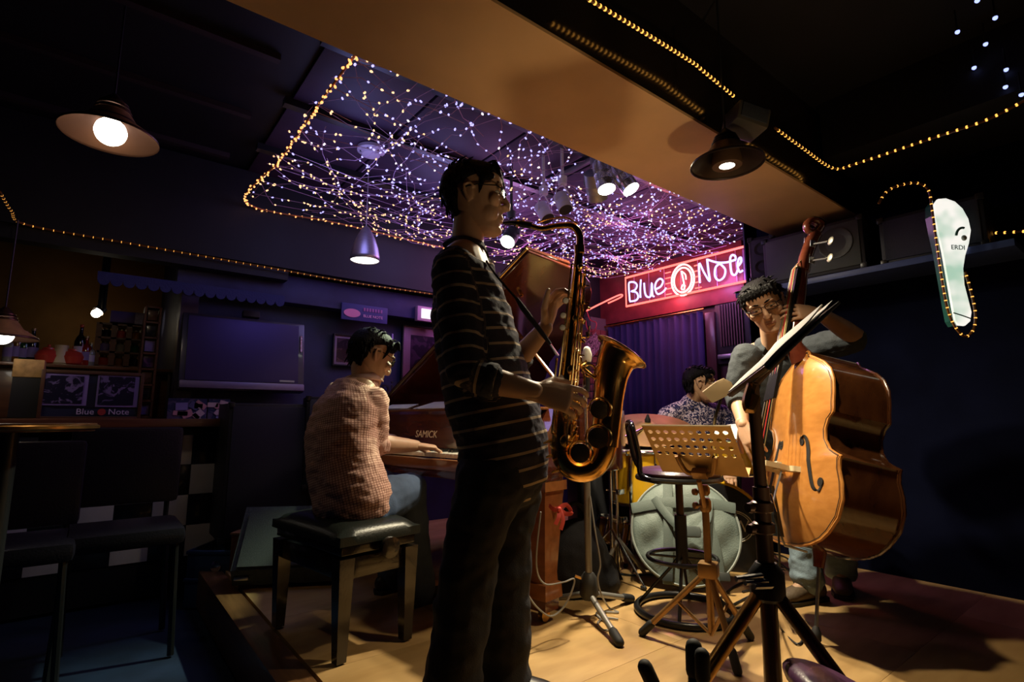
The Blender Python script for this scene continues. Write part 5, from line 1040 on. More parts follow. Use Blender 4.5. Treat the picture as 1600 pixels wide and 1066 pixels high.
# amplifier head on cab behind
cabinet('amplifier', 'black bass amplifier with knobs behind the cymbal', 'amplifier', C(.66, 3.78, .42), (.50, .32, .84), mat('amp_cloth', (.02, .02, .025), .8, bump=.3, bs=400), rotz(YAW + .1))
kp = C(.76, 3.33, .82)
for k in range(9): pass
for k in range(8): tag(MB().lathe(C(.60 + .042 * k, 3.325, .79), -FW, [(0, .013), (.012, .011)], 10).build('amplifier_knob', grey), 'metal knob on the amplifier top row, position %s' % ('one', 'two', 'three', 'four', 'five', 'six', 'seven', 'eight')[k], 'knob', 'amplifier knobs') if False else None
# ================================================================== CYMBAL BAG
bgc = P(1070, 829, 2.90); bgA = C(-.22, -.88, .40).normalized(); bgx = UP.cross(bgA).normalized(); bgy = bgA.cross(bgx)
bagm = mat('bag_nylon', (.17, .215, .205), .55, bump=.25, bs=160, var=.08, vs_=10); bagd = mat('bag_strap', (.12, .155, .148), .6, bump=.3, bs=300); bagb = mat('bag_edge', (.03, .035, .035), .5)
bg = thing('cymbal_bag', 'round grey-green padded cymbal bag leaning on the bass drum', 'bag', V((bgc.x, bgc.y, 0))); GR = .272
BG = Matrix((bgx, bgy, bgA)).transposed().to_4x4(); BG.translation = bgc
g = [(0, 0, .045)]; f = []; NR, NS = 14, 72
for i in range(1, NR + 1):
    r = GR * i / NR
    for k in range(NS):
        w = 2 * PI * k / NS; x, y = r * math.cos(w), r * math.sin(w); z = .045 * (1 - (i / NR) ** 3) + .032 * noise.noise(V((x * 4.5 + y * 2, y * 9 - x * 7, 1.3))) * (1 - (i / NR) ** 6) + .016 * noise.noise(V((x * 16 + y * 9, y * 4, 7)))* (1 - (i / NR) ** 6); g.append((x, y, z))
f += [(0, 1 + k, 1 + (k + 1) % NS) for k in range(NS)] + [(1 + (i - 1) * NS + k, 1 + i * NS + k, 1 + i * NS + (k + 1) % NS, 1 + (i - 1) * NS + (k + 1) % NS) for i in range(1, NR) for k in range(NS)]
n0 = len(g); g += [(GR * math.cos(2 * PI * k / NS), GR * math.sin(2 * PI * k / NS), -.05) for k in range(NS)]; f += [(1 + (NR - 1) * NS + k, n0 + k, n0 + (k + 1) % NS, 1 + (NR - 1) * NS + (k + 1) % NS) for k in range(NS)] + [tuple(n0 + k for k in range(NS))]
MB(BG).add(g, f).build('body', bagm, bg, smooth=70)
MB(BG).ring((0, 0, .003), (0, 0, 1), GR, .006, 72, 6).build('piping', mat('bag_piping', (.3, .34, .33), .5), bg); MB(BG).ring((0, 0, -.045), (0, 0, 1), GR, .006, 72, 6).build('piping', bagb, bg); MB(BG).ring((0, 0, -.02), (0, 0, 1), GR + .002, .004, 72, 6).build('zip', bagb, bg)
def strapz(pts, w, m, nm): MB(BG).tube(smooth_path([(x, y, z) for x, y, z in pts], 5), w, 6, side=(1, 0, 0) if abs(pts[0][1] - pts[-1][1]) > abs(pts[0][0] - pts[-1][0]) else (0, 1, 0), ry=.004).build(nm, m, bg)
strapz([(-.10, -.27, .015), (-.09, -.1, .050), (-.08, .1, .052), (-.075, .25, .025)], .024, bagd, 'webbing'); strapz([(.15, -.24, .02), (.14, -.1, .045), (.11, .1, .05), (.10, .25, .02)], .024, bagd, 'webbing')
strapz([(-.27, .10, .015), (-.1, .125, .052), (.1, .135, .05), (.26, .12, .015)], .028, bagd, 'cross_band'); strapz([(-.15, .15, .05), (-.09, .06, .07), (-.03, -.01, .10), (.03, -.03, .10)], .020, bagd, 'handle'); strapz([(.13, .15, .045), (.11, .05, .07), (.07, -.01, .10), (.03, -.03, .10)], .020, bagd, 'handle')
MB(BG).rbox((.02, -.03, .105), (.10, .055, .03), .012).build('handle_wrap', mat('wrap_sheen', (.10, .12, .12), .3), bg)
for x, y in ((-.10, -.24), (.17, -.22)): MB(BG).rbox((x, y, .035), (.05, .04, .012), .004).build('buckle', bagb, bg)
# dark bag by the piano leg
dbg = thing('gig_bag', 'black soft bag slumped on the floor behind the microphone stand', 'bag', CU(905, 2.75, 0)); q = CU(900, 2.78, .16)
MB().ell(q, (.17, .15, .20)).ell(q + RT * .10 + V((0, 0, -.08)), (.12, .12, .10)).remesh(.012, 4).wrinkle(.018, 9).build('body', cloth_black, dbg, smooth=180); MB().prism([CU(930, 2.86, .2), CU(958, 2.9, .14), CU(974, 2.95, .012), CU(930, 2.95, .012)], FW * .02).build('flap', cloth_black, dbg); MB().tube(smooth_path([q + UP * .19 - RT * .08, q + UP * .27, q + UP * .19 + RT * .08], 5), .012, 8).build('handle', cloth_black, dbg)

# ================================================================== AMPS AND BOXES ON THE LEFT
ca = cabinet('amplifier', 'tall black amplifier cabinet under the television', 'amplifier', V((ony(412, 700, 3.72).x, 3.70, .0)) + UP * (ony(412, 632, 3.72).z - .40), (.50, .34, .80), mat('amp_grille', (.012, .014, .024), .7, bump=.3, bs=400), rotz(0))
ct = ony(412, 630, 3.55); MB().box((ct.x + .17, 3.527, ct.z - .055), (.035, .006, .022)).build('badge', mat('amp_badge', (.5, .16, .08), .5), ca, smooth=0); MB().box((ct.x - .02, 3.527, ct.z - .06), (.28, .004, .018)).build('control_strip', grey, ca, smooth=0)
cabinet('speaker', 'upright black speaker with pale horn behind the pianist back', 'speaker', V((ony(487, 690, 3.62).x + .06, 3.60, ony(487, 690, 3.62).z)), (.24, .24, .58), grl, rotz(-.2), ((0, -.08, .08), (0, .16, .05)))
pst = tag(MB().box(V((ony(487, 690, 3.62).x + .06, 3.60, (ony(487, 738, 3.62).z - .2) / 2 - .06)), (.16, .16, ony(487, 738, 3.62).z + .12)).build('speaker_stand', blackp), 'black block stand under the upright speaker', 'stand')
mgr = mat('monitor_carpet', (.10, .125, .135), .9, bump=.6, bs=300, var=.2, vs_=60); mo = C(-1.18, 2.98, 0)
wdg = thing('stage_monitor', 'grey carpeted wedge monitor behind the piano bench', 'speaker', mo); WM = Matrix.Translation(mo) @ Matrix.Rotation(YAW + .15, 4, 'Z')
MB(WM).prism([(-.25, -.12, .02), (-.25, .16, .02), (-.25, .16, .34), (-.25, .02, .38), (-.25, -.16, .10)], (.50, 0, 0)).build('cabinet', mgr, wdg, smooth=20)
MB(WM).prism([(-.22, -.155, .115), (-.22, -.165, .12), (-.22, -.005, .365), (-.22, .01, .355)], (.44, 0, 0)).build('grille', mat('monitor_grille', (.07, .085, .09), .6, bump=.5, bs=500), wdg, smooth=0); MB(WM).rbox((-.2, -.14, .06), (.07, .03, .02), .005).build('corner', steel, wdg)
cratem = mat('blue_crate', (.035, .07, .17), .5, var=.15)
for k, (u, d, w, h, z) in enumerate(((352, 3.30, .30, .16, -.2), (352, 3.30, .29, .15, -.04))):
    p = CU(u, d, 0); t = thing('crate', ('lower', 'upper')[k] + ' blue plastic crate at the stage edge near the bar', 'crate', V((p.x, p.y, z))); CM = Matrix.Translation((p.x, p.y, z + h / 2)) @ Matrix.Rotation(YAW, 4, 'Z')
    for sx_, sy_ in ((0, -1), (0, 1), (1, 0), (-1, 0)): MB(CM).rbox((sx_ * w / 2, sy_ * .13, 0), (w if sy_ else .012, .012 if sy_ else .26, h), .004).build('side', cratem, t)
    MB(CM).box((0, 0, -h / 2 + .008), (w, .26, .012)).build('bottom', cratem, t, smooth=0); MB(CM).rbox((0, -.135, h / 2 - .012), (w + .02, .014, .02), .004).build('lip', cratem, t); MB(CM).lathe((.02, -.14, -.01), (0, -1, 0), [(0, .03), (.006, .03), (.01, .02)], 16).build('knob', chrome, t)
wb = CU(378, 3.2, 0); bxw = thing('wooden_block', 'small brown wooden box at the stage edge', 'box', V((wb.x, wb.y, 0))); WB = Matrix.Translation((wb.x, wb.y, 0)) @ Matrix.Rotation(YAW, 4, 'Z'); MB(WB).rbox((0, 0, .10), (.09, .12, .20), .006).build('body', barwood, bxw); MB(WB).rbox((0, 0, .205), (.10, .13, .014), .004).build('lid', wood('pale_wood', (.22, .11, .05), (.32, .17, .08), .4, .2), bxw)

# ================================================================== CABLES
cabm = mat('black_cable', (.02, .02, .024), .4); cabg = mat('grey_cable', (.28, .28, .28), .4)
def cable(label, pts, r, m): return tag(MB().tube(smooth_path(pts, 7), r, 6).build('cable', m), label, 'cable')
fz = lambda u, v, z=.006: onz(u, v, z)
cable('grey cable trailing down the microphone stand to the floor coil', [P(922, 775, 2.43), P(930, 830, 2.41), P(938, 880, 2.40), P(934, 905, 2.40), P(940, 930, 2.42), fz(952, 950), fz(966, 957), fz(940, 956), fz(932, 960), fz(950, 975), fz(958, 980), fz(944, 985), fz(934, 974), fz(945, 966), fz(966, 968)], .004, cabg)
cable('thin grey cable looping round the piano leg', [P(845, 800, 2.1), P(838, 880, 2.12), P(850, 912, 2.16), P(880, 910, 2.2), P(897, 905, 2.25), P(893, 925, 2.25), P(880, 950, 2.25), P(860, 963, 2.22), P(838, 948, 2.16), P(822, 925, 2.12)], .0035, cabg)
cable('black cable hanging from the bass pickup into a floor loop', [DM @ V((.05, yb_ - .02, .09)), P(1208, 790, 2.0), P(1216, 830, 1.98), P(1218, 900, 2.0), P(1214, 960, 2.05), fz(1222, 985), fz(1244, 1006), fz(1254, 998), fz(1248, 975), fz(1228, 945), P(1214, 925, 2.3), fz(1196, 905)], .004, cabm)
cable('black cables coiled on the floor beside the bass drum', [fz(1120, 940), fz(1150, 915), fz(1185, 905), fz(1195, 920), fz(1165, 935), fz(1140, 950), fz(1175, 945), fz(1205, 925), fz(1215, 910), fz(1180, 895), fz(1150, 905)], .005, cabm)
cable('second black cable winding toward the bassist shoes', [fz(1190, 880), fz(1222, 890), fz(1240, 885), fz(1225, 870), fz(1195, 866), fz(1215, 900), fz(1200, 915), fz(1160, 925)], .005, cabm)
cable('dark cable running flat across the stage behind the bag', [fz(965, 897), fz(990, 899), fz(1020, 898), fz(1060, 905)], .006, mat('blue_cable', (.03, .05, .08), .4))
pl_ = thing('jack_plug', 'chrome cable connector hanging below the bass bridge', 'connector', P(1208, 790, 2.0)); MB().tube([P(1203, 772, 2.0), P(1210, 800, 2.0)], [.006, .009], 10).build('barrel', chrome, pl_); MB().tube([P(1210, 800, 2.0), P(1214, 815, 2.0)], [.007, .004], 8).build('boot', rubber, pl_)
mc2 = thing('floor_microphone', 'silver microphone lying among the cables by the bass', 'microphone', fz(1206, 905)); MB().tube([fz(1202, 892, .04), fz(1212, 912, .02)], [.017, .012], 12, round_=True).build('barrel', steel, mc2); MB().ell(fz(1200, 888, .045), .022, seg=14, rings=10).build('grille', steel, mc2)
fill_fix = thing('added_fill_lamp', 'small black floor lamp added out of view to brighten the beam', 'light', C(.95, .62, 0)); ua = (C(.60, 1.95, 2.05) - C(.95, .62, .12)).normalized()  # invented fixture housing the added soffit lamp, out of view
MB().lathe(C(.95, .62, .10), ua * -1, [(0, .05), (.09, .045), (.10, .02)], 18, cap=False).build('can', blackm, fill_fix); MB().lathe(C(.95, .62, .085), ua, [(0, .045), (.004, .045)], 16).build('lens', glow('fill_lens', (1, .8, .5), 3), fill_fix); MB().rbox(C(.95, .62, .012), (.12, .12, .02), .004).build('base', blackm, fill_fix)

# ================================================================== PEOPLE
skin = mat('skin', (.52, .31, .20), .5, var=.08, vs_=14, bump=.04, bs=180, sss=.08); lipm = mat('lips', (.40, .16, .12), .45)
hairm = mat('black_hair', (.006, .005, .006), .6, bump=.5, bs=120, spec=.10); eyew = mat('eye_white', (.6, .56, .52), .3); iris = mat('iris', (.02, .012, .008), .15)
denim = mat('denim_blue', (.055, .085, .16), .85, var=.35, vs_=7, bump=.3, bs=260); denimd = mat('dark_trousers', (.012, .012, .017), .9, var=.3, vs_=9, bump=.25, bs=240); denimp = mat('faded_denim', (.20, .27, .33), .85, var=.35, vs_=9, bump=.3, bs=240)
glframe = mat('glasses_frame', (.012, .012, .014), .25); gllens = thin_glass('glasses_lens', .04)
shoem = mat('brown_shoe', (.11, .075, .045), .55, var=.2, vs_=20, bump=.2, bs=120); shoeb = mat('black_shoe', (.02, .018, .016), .4)
def hframe(o, f, u, wide=1.0):
    y = V(f).normalized(); z = V(u); z = (z - y * z.dot(y)).normalized(); x = y.cross(z)
    M = Matrix((x * wide, y, z)).transposed().to_4x4(); M.translation = V(o); return M       # x: the person's right
HS = [(-.116, .080, .050, .018), (-.110, .090, .030, .032), (-.098, .094, .010, .044), (-.080, .093, -.015, .053), (-.060, .092, -.040, .060), (-.040, .0915, -.060, .0645), (-.015, .092, -.078, .068), (.005, .090, -.088, .0705), (.022, .0865, -.094, .0725), (.040, .0925, -.098, .0745), (.058, .093, -.098, .0755), (.078, .088, -.094, .0745), (.096, .076, -.082, .068), (.110, .056, -.064, .055), (.119, .032, -.042, .038), (.123, .010, -.020, .018)]
def slices(b, sl, seg=28, p=2.4):
    vs_ = []
    for z, f, k, w in sl:
        c, r = (f + k) / 2, (f - k) / 2
        for q in range(seg):
            a = 2 * PI * q / seg; ca, sa = math.cos(a), math.sin(a)
            vs_.append((w * math.copysign(abs(ca) ** (2 / p), ca), c + r * math.copysign(abs(sa) ** (2 / p), sa), z))
    n = len(sl); fs_ = [(i * seg + q, i * seg + (q + 1) % seg, (i + 1) * seg + (q + 1) % seg, (i + 1) * seg + q) for i in range(n - 1) for q in range(seg)]
    return b.add(vs_, fs_ + [tuple(range(seg))[::-1], tuple((n - 1) * seg + q for q in range(seg))])
def head_mesh(M, puff=0.0):
    b = MB(M); slices(b, HS)
    b.tube([(0, .086, .034), (0, .100, .010), (0, .112, -.010), (0, .112, -.020), (0, .098, -.026)], [.008, .0095, .0115, .0125, .010], 10, round_=True)
    for s in (-1, 1):
        b.ell((s * .0115, .102, -.019), (.0075, .010, .0075)); b.ell((s * .030, .087, .044), (.023, .011, .007)); b.ell((s * .044, .072, -.010), (.024, .020, .024))
        b.ell((s * .0735, -.008, .004), (.006, .017, .029), Matrix.Rotation(.15, 3, 'X')); b.tube([(s * .075, -.022, .018), (s * .083, -.020, .026), (s * .083, -.002, .033), (s * .079, .010, .022)], .0045, 6, round_=True); b.tube([(s * .083, -.021, .026), (s * .082, -.020, .005), (s * .075, -.004, -.024)], .005, 6, round_=True)
        b.ell((s * .031, .0810, .0300), (.017, .0120, .0075)); b.ell((s * .031, .080, .012), (.016, .009, .004))
        if puff: b.ell((s * .036, .054, -.050), (.027, .036, .036))
    b.ell((0, .0935, -.052), (.021, .007, .0055)); b.ell((0, .0930, -.064), (.019, .007, .0062)); b.ell((0, .086, -.098), (.020, .013, .013)); b.ell((0, .088, -.038), (.012, .010, .012))
    return b.remesh(.0031, 2)
def face_parts(M, root, glasses=True, look=-.4):
    for s in (-1, 1):
        e = MB(M).ell((s * .031, .0785, .022), (.0135, .0115, .0075), seg=14, rings=10).build('eye', eyew, root); MB(M).ell((s * .031, .0872, .0205 + look * .004), (.0055, .004, .0055), seg=12, rings=8).build('iris', iris, e)
        MB(M).tube([(s * .013, .0955, .043), (s * .026, .0985, .049), (s * .047, .087, .046)], [.003, .0042, .002], 6, side=UP, ry=[.002, .002, .0015]).build('eyebrow', hairm, root)
    MB(M).tube([(-.022, .0915, -.0580), (-.010, .0985, -.0578), (0, .0995, -.0585), (.010, .0985, -.0578), (.022, .0915, -.0580)], [.0008, .0026, .0022, .0026, .0008], 6, side=UP).build('mouth', lipm, root)
    if glasses:
        g = MB(M).tube([(-.009, .104, .027), (0, .106, .030), (.009, .104, .027)], .0018, 6).build('glasses', glframe, root)
        for s in (-1, 1):
            pts = [(s * (.031 + .0225 * max(-1, min(1, 1.25 * math.cos(a)))), .1015 - .006 * max(0, math.cos(a)), .021 + .0150 * max(-1, min(1, 1.2 * math.sin(a)))) for a in [2 * PI * k / 20 for k in range(20)]]
            MB(M).tube(pts, .0019, 6, side=(0, 1, 0), closed=True).build('rim', glframe, g)
            MB(M).add(pts + [(x, y + .001, z) for x, y, z in pts], [tuple(range(20)), tuple(range(39, 19, -1))] + [(k, (k + 1) % 20, 20 + (k + 1) % 20, 20 + k) for k in range(20)]).build('lens', gllens, g)
            MB(M).tube([(s * .053, .0965, .026), (s * .074, .080, .027), (s * .0795, .02, .028), (s * .080, -.012, .020), (s * .078, -.03, .004)], .0019, 6, side=UP, ry=.003).build('temple', glframe, g)
HAIR = [(-.068, -.030, -.048, .040), (-.045, -.040, -.068, .058), (-.018, -.034, -.088, .069), (.008, -.026, -.103, .0755), (.030, -.030, -.113, .0785), (.046, .004, -.114, .081), (.062, .048, -.113, .082), (.078, .082, -.110, .082), (.094, .087, -.102, .077), (.110, .078, -.088, .067), (.124, .056, -.068, .051), (.132, .028, -.035, .028)]
def hair(M, root, seed, long_=0., tuft=1.0, fringe=0.):
    rr_ = random.Random(seed); b = MB(M); slices(b, [(z, f + .002, k - .004, w + .002) for z, f, k, w in HAIR], p=2.2)
    for s in (-1, 1): b.tube([(s * .0735, .036, .048), (s * .0735, .033, .024), (s * .072, .028, .002)], [.009, .006, .003], 8, round_=True); b.ell((s * .066, .045, .062), (.015, .03, .016))
    for k in range(10): x = (k - 4.5) * .014; b.tube([(x, .070, .108), (x * 1.05, .086, .090 - rr_.uniform(0, .006)), (x * 1.08 + .004, .0905, .081 - fringe - rr_.uniform(0, .010))], [.010, .0065, .002], 7, round_=True)
    b.remesh(.0042, 2); t = MB(M)
    for k in range(260):
        a = rr_.uniform(0, 2 * PI); z = rr_.uniform(-.05, .125); row = min(HAIR, key=lambda h: abs(h[0] - z)); c, r = (row[1] + row[2]) / 2, (row[1] - row[2]) / 2
        p = V((row[3] * math.cos(a), c + r * math.sin(a), z)); o = (p - V((0, -.01, .02))).normalized(); d = (V((rr_.uniform(-.5, .5), .35, -.9 if z < .09 else -.1)) + o * .25).normalized()
        if p.y > .045 or (p.y > row[1] - .02 and z < .07) or (z < .062 and p.y > -.045): continue
        L_ = rr_.uniform(.018, .036) * (1 + long_); t.tube([p - o * .002, p + o * .0022 * tuft + d * L_ * .5, p + o * .0012 * tuft + d * L_], [.0045, .0038, .0008], 5)
    return b.join(t).build('hair', hairm, root, smooth=180)
def hand(wrist, fdir, back, side, curls, spread=.05, thumb=(.7, .5), scale=1.0, voxel=.0026):
    X = V(fdir).normalized(); Z = V(back); Z = (Z - X * Z.dot(X)).normalized(); Y = Z.cross(X) * side; s = scale; b = MB(); W0 = V(wrist)
    def q(x, y, z): return W0 + (X * x + Y * y + Z * z) * s
    b.tube([q(-.02, 0, 0), q(.01, .0, 0), q(.045, .002, 0), (q(.088, .0, .002))], [.027 * s, .029 * s, .039 * s, .041 * s], 16, side=Y, ry=[.019 * s, .0175 * s, .0165 * s, .0125 * s], round_=True)
    ln = ((.043, .026, .021), (.047, .030, .022), (.043, .028, .021), (.034, .021, .019))
    for k in range(4):
        y = .032 - .0205 * k; a = (1.5 - k) * spread; p = q(.084 - (.006 if k == 3 else 0) - (.002 if k == 0 else 0), y, .001); ang = 0; pts = [q(.05, y * .7, 0), p]; cu = curls[k]
        for j in range(3):
            ang += cu[j]; d = (X * math.cos(a) + Y * math.sin(a)) * math.cos(ang) - Z * math.sin(ang); p = p + d * ln[k][j] * s; pts.append(p)
        b.tube(pts, [.009 * s, .0094 * s, .0085 * s, .0078 * s, .0064 * s], 10, side=Y, round_=True)
    t0 = q(.022, .024, -.004); td = (X * .62 + Y * .72 - Z * thumb[0]).normalized(); t1 = t0 + td * .046 * s; td2 = (X * .85 + Y * (.45 - thumb[1]) - Z * thumb[0]).normalized(); t2 = t1 + td2 * .034 * s; t3 = t2 + (td2 - Y * .2 * thumb[1]).normalized() * .026 * s
    b.tube([q(.012, .012, 0), t0, t1, t2, t3], [.015 * s, .0135 * s, .0115 * s, .0102 * s, .0075 * s], 10, side=Z, round_=True)
    return b.remesh(voxel, 2)
def limb(b, pts, rs, side=None, ry=None, seg=14): return b.tube(pts, rs, seg, side=side, ry=ry, round_=True)
def cloth(b, name, m, root, segs, smooth=180):
    o = b.build(name, m, root, smooth=smooth); me = o.data; org = wloc(root); al, rd_ = [], []
    sg = [(V(a), V(c), off, V(ref), rad) for a, c, off, ref, rad in segs]
    for v in me.vertices:
        p = v.co + org; best = None
        for a, c, off, ref, rad in sg:
            d = c - a; L2 = d.length_squared; t = max(0, min(1, (p - a).dot(d) / L2)); w = p - (a + d * t); D = w.length - rad
            if best is None or D < best[0]: best = (D, off + (p - a).dot(d) / math.sqrt(L2), d.normalized(), ref, p - a)
        al.append(best[1]); dn = best[2]; r1 = best[3] - dn * best[3].dot(dn); r1.normalize(); r2 = dn.cross(r1); w = best[4]
        rd_.append(math.atan2(w.dot(r2), w.dot(r1)) * .13)
    for nm, arr in (('along', al), ('round', rd_)):
        at_ = me.attributes.new(nm, 'FLOAT', 'POINT'); at_.data.foreach_set('value', arr)
    return o
def shoe(M, m, root, L_=.27):
    b = MB(M); b.tube([(0, -.065, .045), (0, -.03, .05), (0, .05, .045), (0, .12, .035), (0, .175, .028)], [.036, .040, .043, .046, .034], 16, side=(1, 0, 0), ry=[.042, .046, .040, .032, .022], round_=True)
    b.remesh(.006, 3); sh_ = b.build('shoe', m, root, smooth=180)
    MB(M).prism([(-.040, -.085, .0), (-.046, .05, 0), (-.050, .12, 0), (-.038, .185, 0), (0, .212, 0), (.038, .185, 0), (.050, .12, 0), (.046, .05, 0), (.040, -.085, 0), (0, -.105, 0)], (0, 0, .018)).build('sole', mat('sole', (.03, .028, .026), .7) if 'sole' not in bpy.data.materials else bpy.data.materials['sole'], sh_)
def ffr(p, f): f = V(f); f.z = 0; return hframe(V((p[0], p[1], 0)), f, UP)
def collar(root, c, axis, r, m, side, open_dir, h=.032, ry=None):
    A = V(axis).normalized(); S = V(side); S = (S - A * S.dot(A)).normalized(); T = A.cross(S); od = V(open_dir); od = (od - A * od.dot(A)).normalized(); vs_ = []; n = 36; ry = ry or r
    a0 = math.atan2(od.dot(T), od.dot(S))
    for k in range(n + 1):
        a = a0 + .38 + (2 * PI - .76) * k / n; d = S * math.cos(a) * r + T * math.sin(a) * ry; dn = d.normalized(); e = 1 + .8 * abs(2 * k / n - 1) ** 4
        vs_ += [c + d, c + d * .93 + A * h, c + d * 1.22 + A * (h * .1) * 1 - A * h * .35 * (e - 1) ]
    o = MB().add(vs_, [(3 * k + j, 3 * k + j + 1, 3 * k + 4 + j, 3 * k + 3 + j) for k in range(n) for j in range(2)]).build('collar', m, root, smooth=180); o.modifiers.new('s', 'SOLIDIFY').thickness = .003
    return o
def cuff(root, a, b_, r, m):
    MB().tube([a, lerp(a, b_, .3), lerp(a, b_, .7), b_], [r, r * 1.05, r * 1.05, r * 1.0], 20).remesh(.006, 2).wrinkle(.003, 40).build('cuff', m, root, smooth=180)

# ---------------------------------------------------------------- saxophonist
D = 1.68
r1 = thing('person', 'man in striped long sleeve shirt standing and playing the saxophone', 'person', CU(765, D, 0))
Fs = (RT * .995 - FW * .10).normalized(); Ls = Fs.cross(UP) * -1                       # Fs: the way he faces; Ls: his left, away from the photographer
Hs = hframe(P(741, 316, D), Fs - UP * .06, UP + Fs * .06)
pel, bel, che, sho, nkb = P(784, 712, D), P(762, 615, D), P(736, 490, D), P(729, 415, D), P(729, 392, D)
shR, elR, wrR = P(709, 425, 1.55), P(728, 585, 1.47), P(836, 612, 1.46)
shL, elL, wrL = P(745, 425, 1.83), P(790, 585, 1.86), P(852, 512, 1.70)
hpR, knR, anR = P(772, 742, 1.60), CU(736, 1.60, .47), CU(703, 1.60, .09)
hpL, knL, anL = P(798, 742, 1.76), CU(792, 1.76, .47), CU(786, 1.75, .09)
b = MB()
limb(b, [pel, bel, che, sho], [.10, .105, .105, .075], Fs, [.15, .14, .165, .15], 20); limb(b, [nkb, Hs @ V((0, -.012, -.055))], [.056, .052], Fs, [.056, .055])
limb(b, [shR, lerp(shR, elR, .5), elR], [.052, .047, .040]); limb(b, [elR, lerp(elR, wrR, .35), wrR], [.040, .041, .027]); limb(b, [shL, elL], [.052, .040]); limb(b, [elL, lerp(elL, wrL, .35), wrL], [.040, .040, .026])
for h, k, a in ((hpR, knR, anR), (hpL, knL, anL)): limb(b, [h, lerp(h, k, .5), k, lerp(k, a, .4), a], [.085, .075, .055, .052, .036]); limb(b, [a, a + Fs * .08 - UP * .05], [.035, .026])
b.remesh(.007, 3); b.join(head_mesh(Hs, 1))
b.join(hand(wrR, (RT * .94 - UP * .20 + FW * .10), (-FW * .92 + UP * .30), 1, [(.25, .5, .35), (.35, .6, .4), (.4, .65, .45), (.45, .7, .5)], .06, (.5, .2), 1.04))
b.join(hand(wrL, (RT * .30 + UP * .94 - FW * .10), (-RT * .80 + FW * .45 - UP * .1), -1, [(.5, .8, .6), (.55, .85, .6), (.6, .9, .6), (.6, .9, .7)], .05, (.1, .1), 1.0))
b.build('body', skin, r1, smooth=180)
face_parts(Hs, r1, True, -.2); hair(Hs, r1, 3, .1, .8)
st_m = stripe_mat('striped_jersey', (.036, .034, .050), (.40, .31, .22), .046, .17); jer = mat('jersey_dark', (.035, .036, .048), .9, bump=.3, bs=240)
b = MB()
limb(b, [P(789, 722, D), P(785, 690, D), P(766, 620, D), P(750, 560, D), P(737, 490, D), P(729, 430, D), P(727, 404, D)], [.138, .140, .141, .134, .124, .098, .066], Fs, [.175, .18, .185, .19, .195, .17, .10], 28)
limb(b, [shR + UP * .005, lerp(shR, elR, .5), elR, lerp(elR, wrR, .34)], [.072, .063, .058, .050]); limb(b, [shL, lerp(shL, elL, .5), elL, lerp(elL, wrL, .36)], [.070, .062, .056, .048])
b.remesh(.0075, 4).wrinkle(.007, 9, (1, 1, 2.2)).wrinkle(.004, 24, (1, 1, 1.6))
cut = [(P(784, 712, D), P(729, 415, D), 0, Fs, .17), (shR, elR, .013, FW, .06), (elR, lerp(elR, wrR, .36), .013, UP, .055), (shL, elL, .01, FW, .06), (elL, lerp(elL, wrL, .36), .01, UP, .055)]
cloth(b, 'shirt', st_m, r1, cut)
cuff(r1, lerp(elR, wrR, .26), lerp(elR, wrR, .44), .049, jer); cuff(r1, lerp(elL, wrL, .28), lerp(elL, wrL, .44), .046, jer); collar(r1, P(729, 391, D), Hs @ V((0, 0, -.05)) - nkb, .066, jer, Fs, Fs, .026)
for k, (u, v) in enumerate(((768, 408), (779, 428), (787, 450))): MB().lathe(P(u, v, D - .10), -FW + RT, [(0, .006), (.003, .006), (.004, .003)], 10).build('button', wl, r1)
b = MB(); limb(b, [P(786, 690, D), P(788, 735, D)], [.122, .126], Fs, [.165, .165], 24)
for h, k, a in ((hpR, knR, anR), (hpL, knL, anL)): limb(b, [h - UP * .0, lerp(h, k, .5), k, lerp(k, a, .5), a - UP * .035], [.108, .096, .082, .080, .084])
b.remesh(.008, 4).wrinkle(.010, 10, (1, 1, 1.4)); b.build('trousers', denimd, r1, smooth=180)
for a in (anR, anL): shoe(ffr(a, Fs), shoeb, r1)

# ---------------------------------------------------------------- pianist
r2 = thing('person', 'man in red checked shirt seated on the bench playing piano', 'person', V((bN + pU * .28 + pV * .18).to_tuple()[:2] + (.0,)))
Fp = pV.copy(); Rp = pU * -1
Hp = hframe(P(578, 560, 2.42), Fp * .90 - UP * .42 + Rp * .10, UP + Fp * .42)
pel, wai, che, sho, nkb = P(550, 778, 2.27), P(538, 722, 2.28), P(540, 655, 2.32), P(555, 615, 2.37), P(570, 600, 2.40)
shR, elR, wrR = P(583, 630, 2.29), P(583, 694, 2.33), P(650, 697, 2.49); shL, elL, wrL = P(530, 618, 2.50), C(-.80, 2.68, .76), C(-.62, 2.82, .745)
hpR, knR, anR = P(572, 796, 2.22), CU(640, 2.50, .53), CU(655, 2.62, .09); hpL, knL, anL = P(538, 796, 2.36), C(-.66, 2.72, .53), C(-.60, 2.82, .09)
b = MB(); limb(b, [pel, wai, che, sho], [.105, .10, .105, .07], Fp, [.16, .14, .165, .13], 20); limb(b, [nkb - UP * .02, Hp @ V((0, -.015, -.05))], [.055, .052])
limb(b, [shR, elR], [.05, .042]); limb(b, [elR, lerp(elR, wrR, .35), wrR], [.041, .042, .027]); limb(b, [shL, elL], [.05, .042]); limb(b, [elL, wrL], [.041, .027])
for h, k, a in ((hpR, knR, anR), (hpL, knL, anL)): limb(b, [h, k], [.08, .058]); limb(b, [k, lerp(k, a, .35), a], [.056, .052, .036]); limb(b, [a, a + Fp * .14 - UP * .05], [.034, .028])
b.remesh(.007, 3); b.join(head_mesh(Hp))
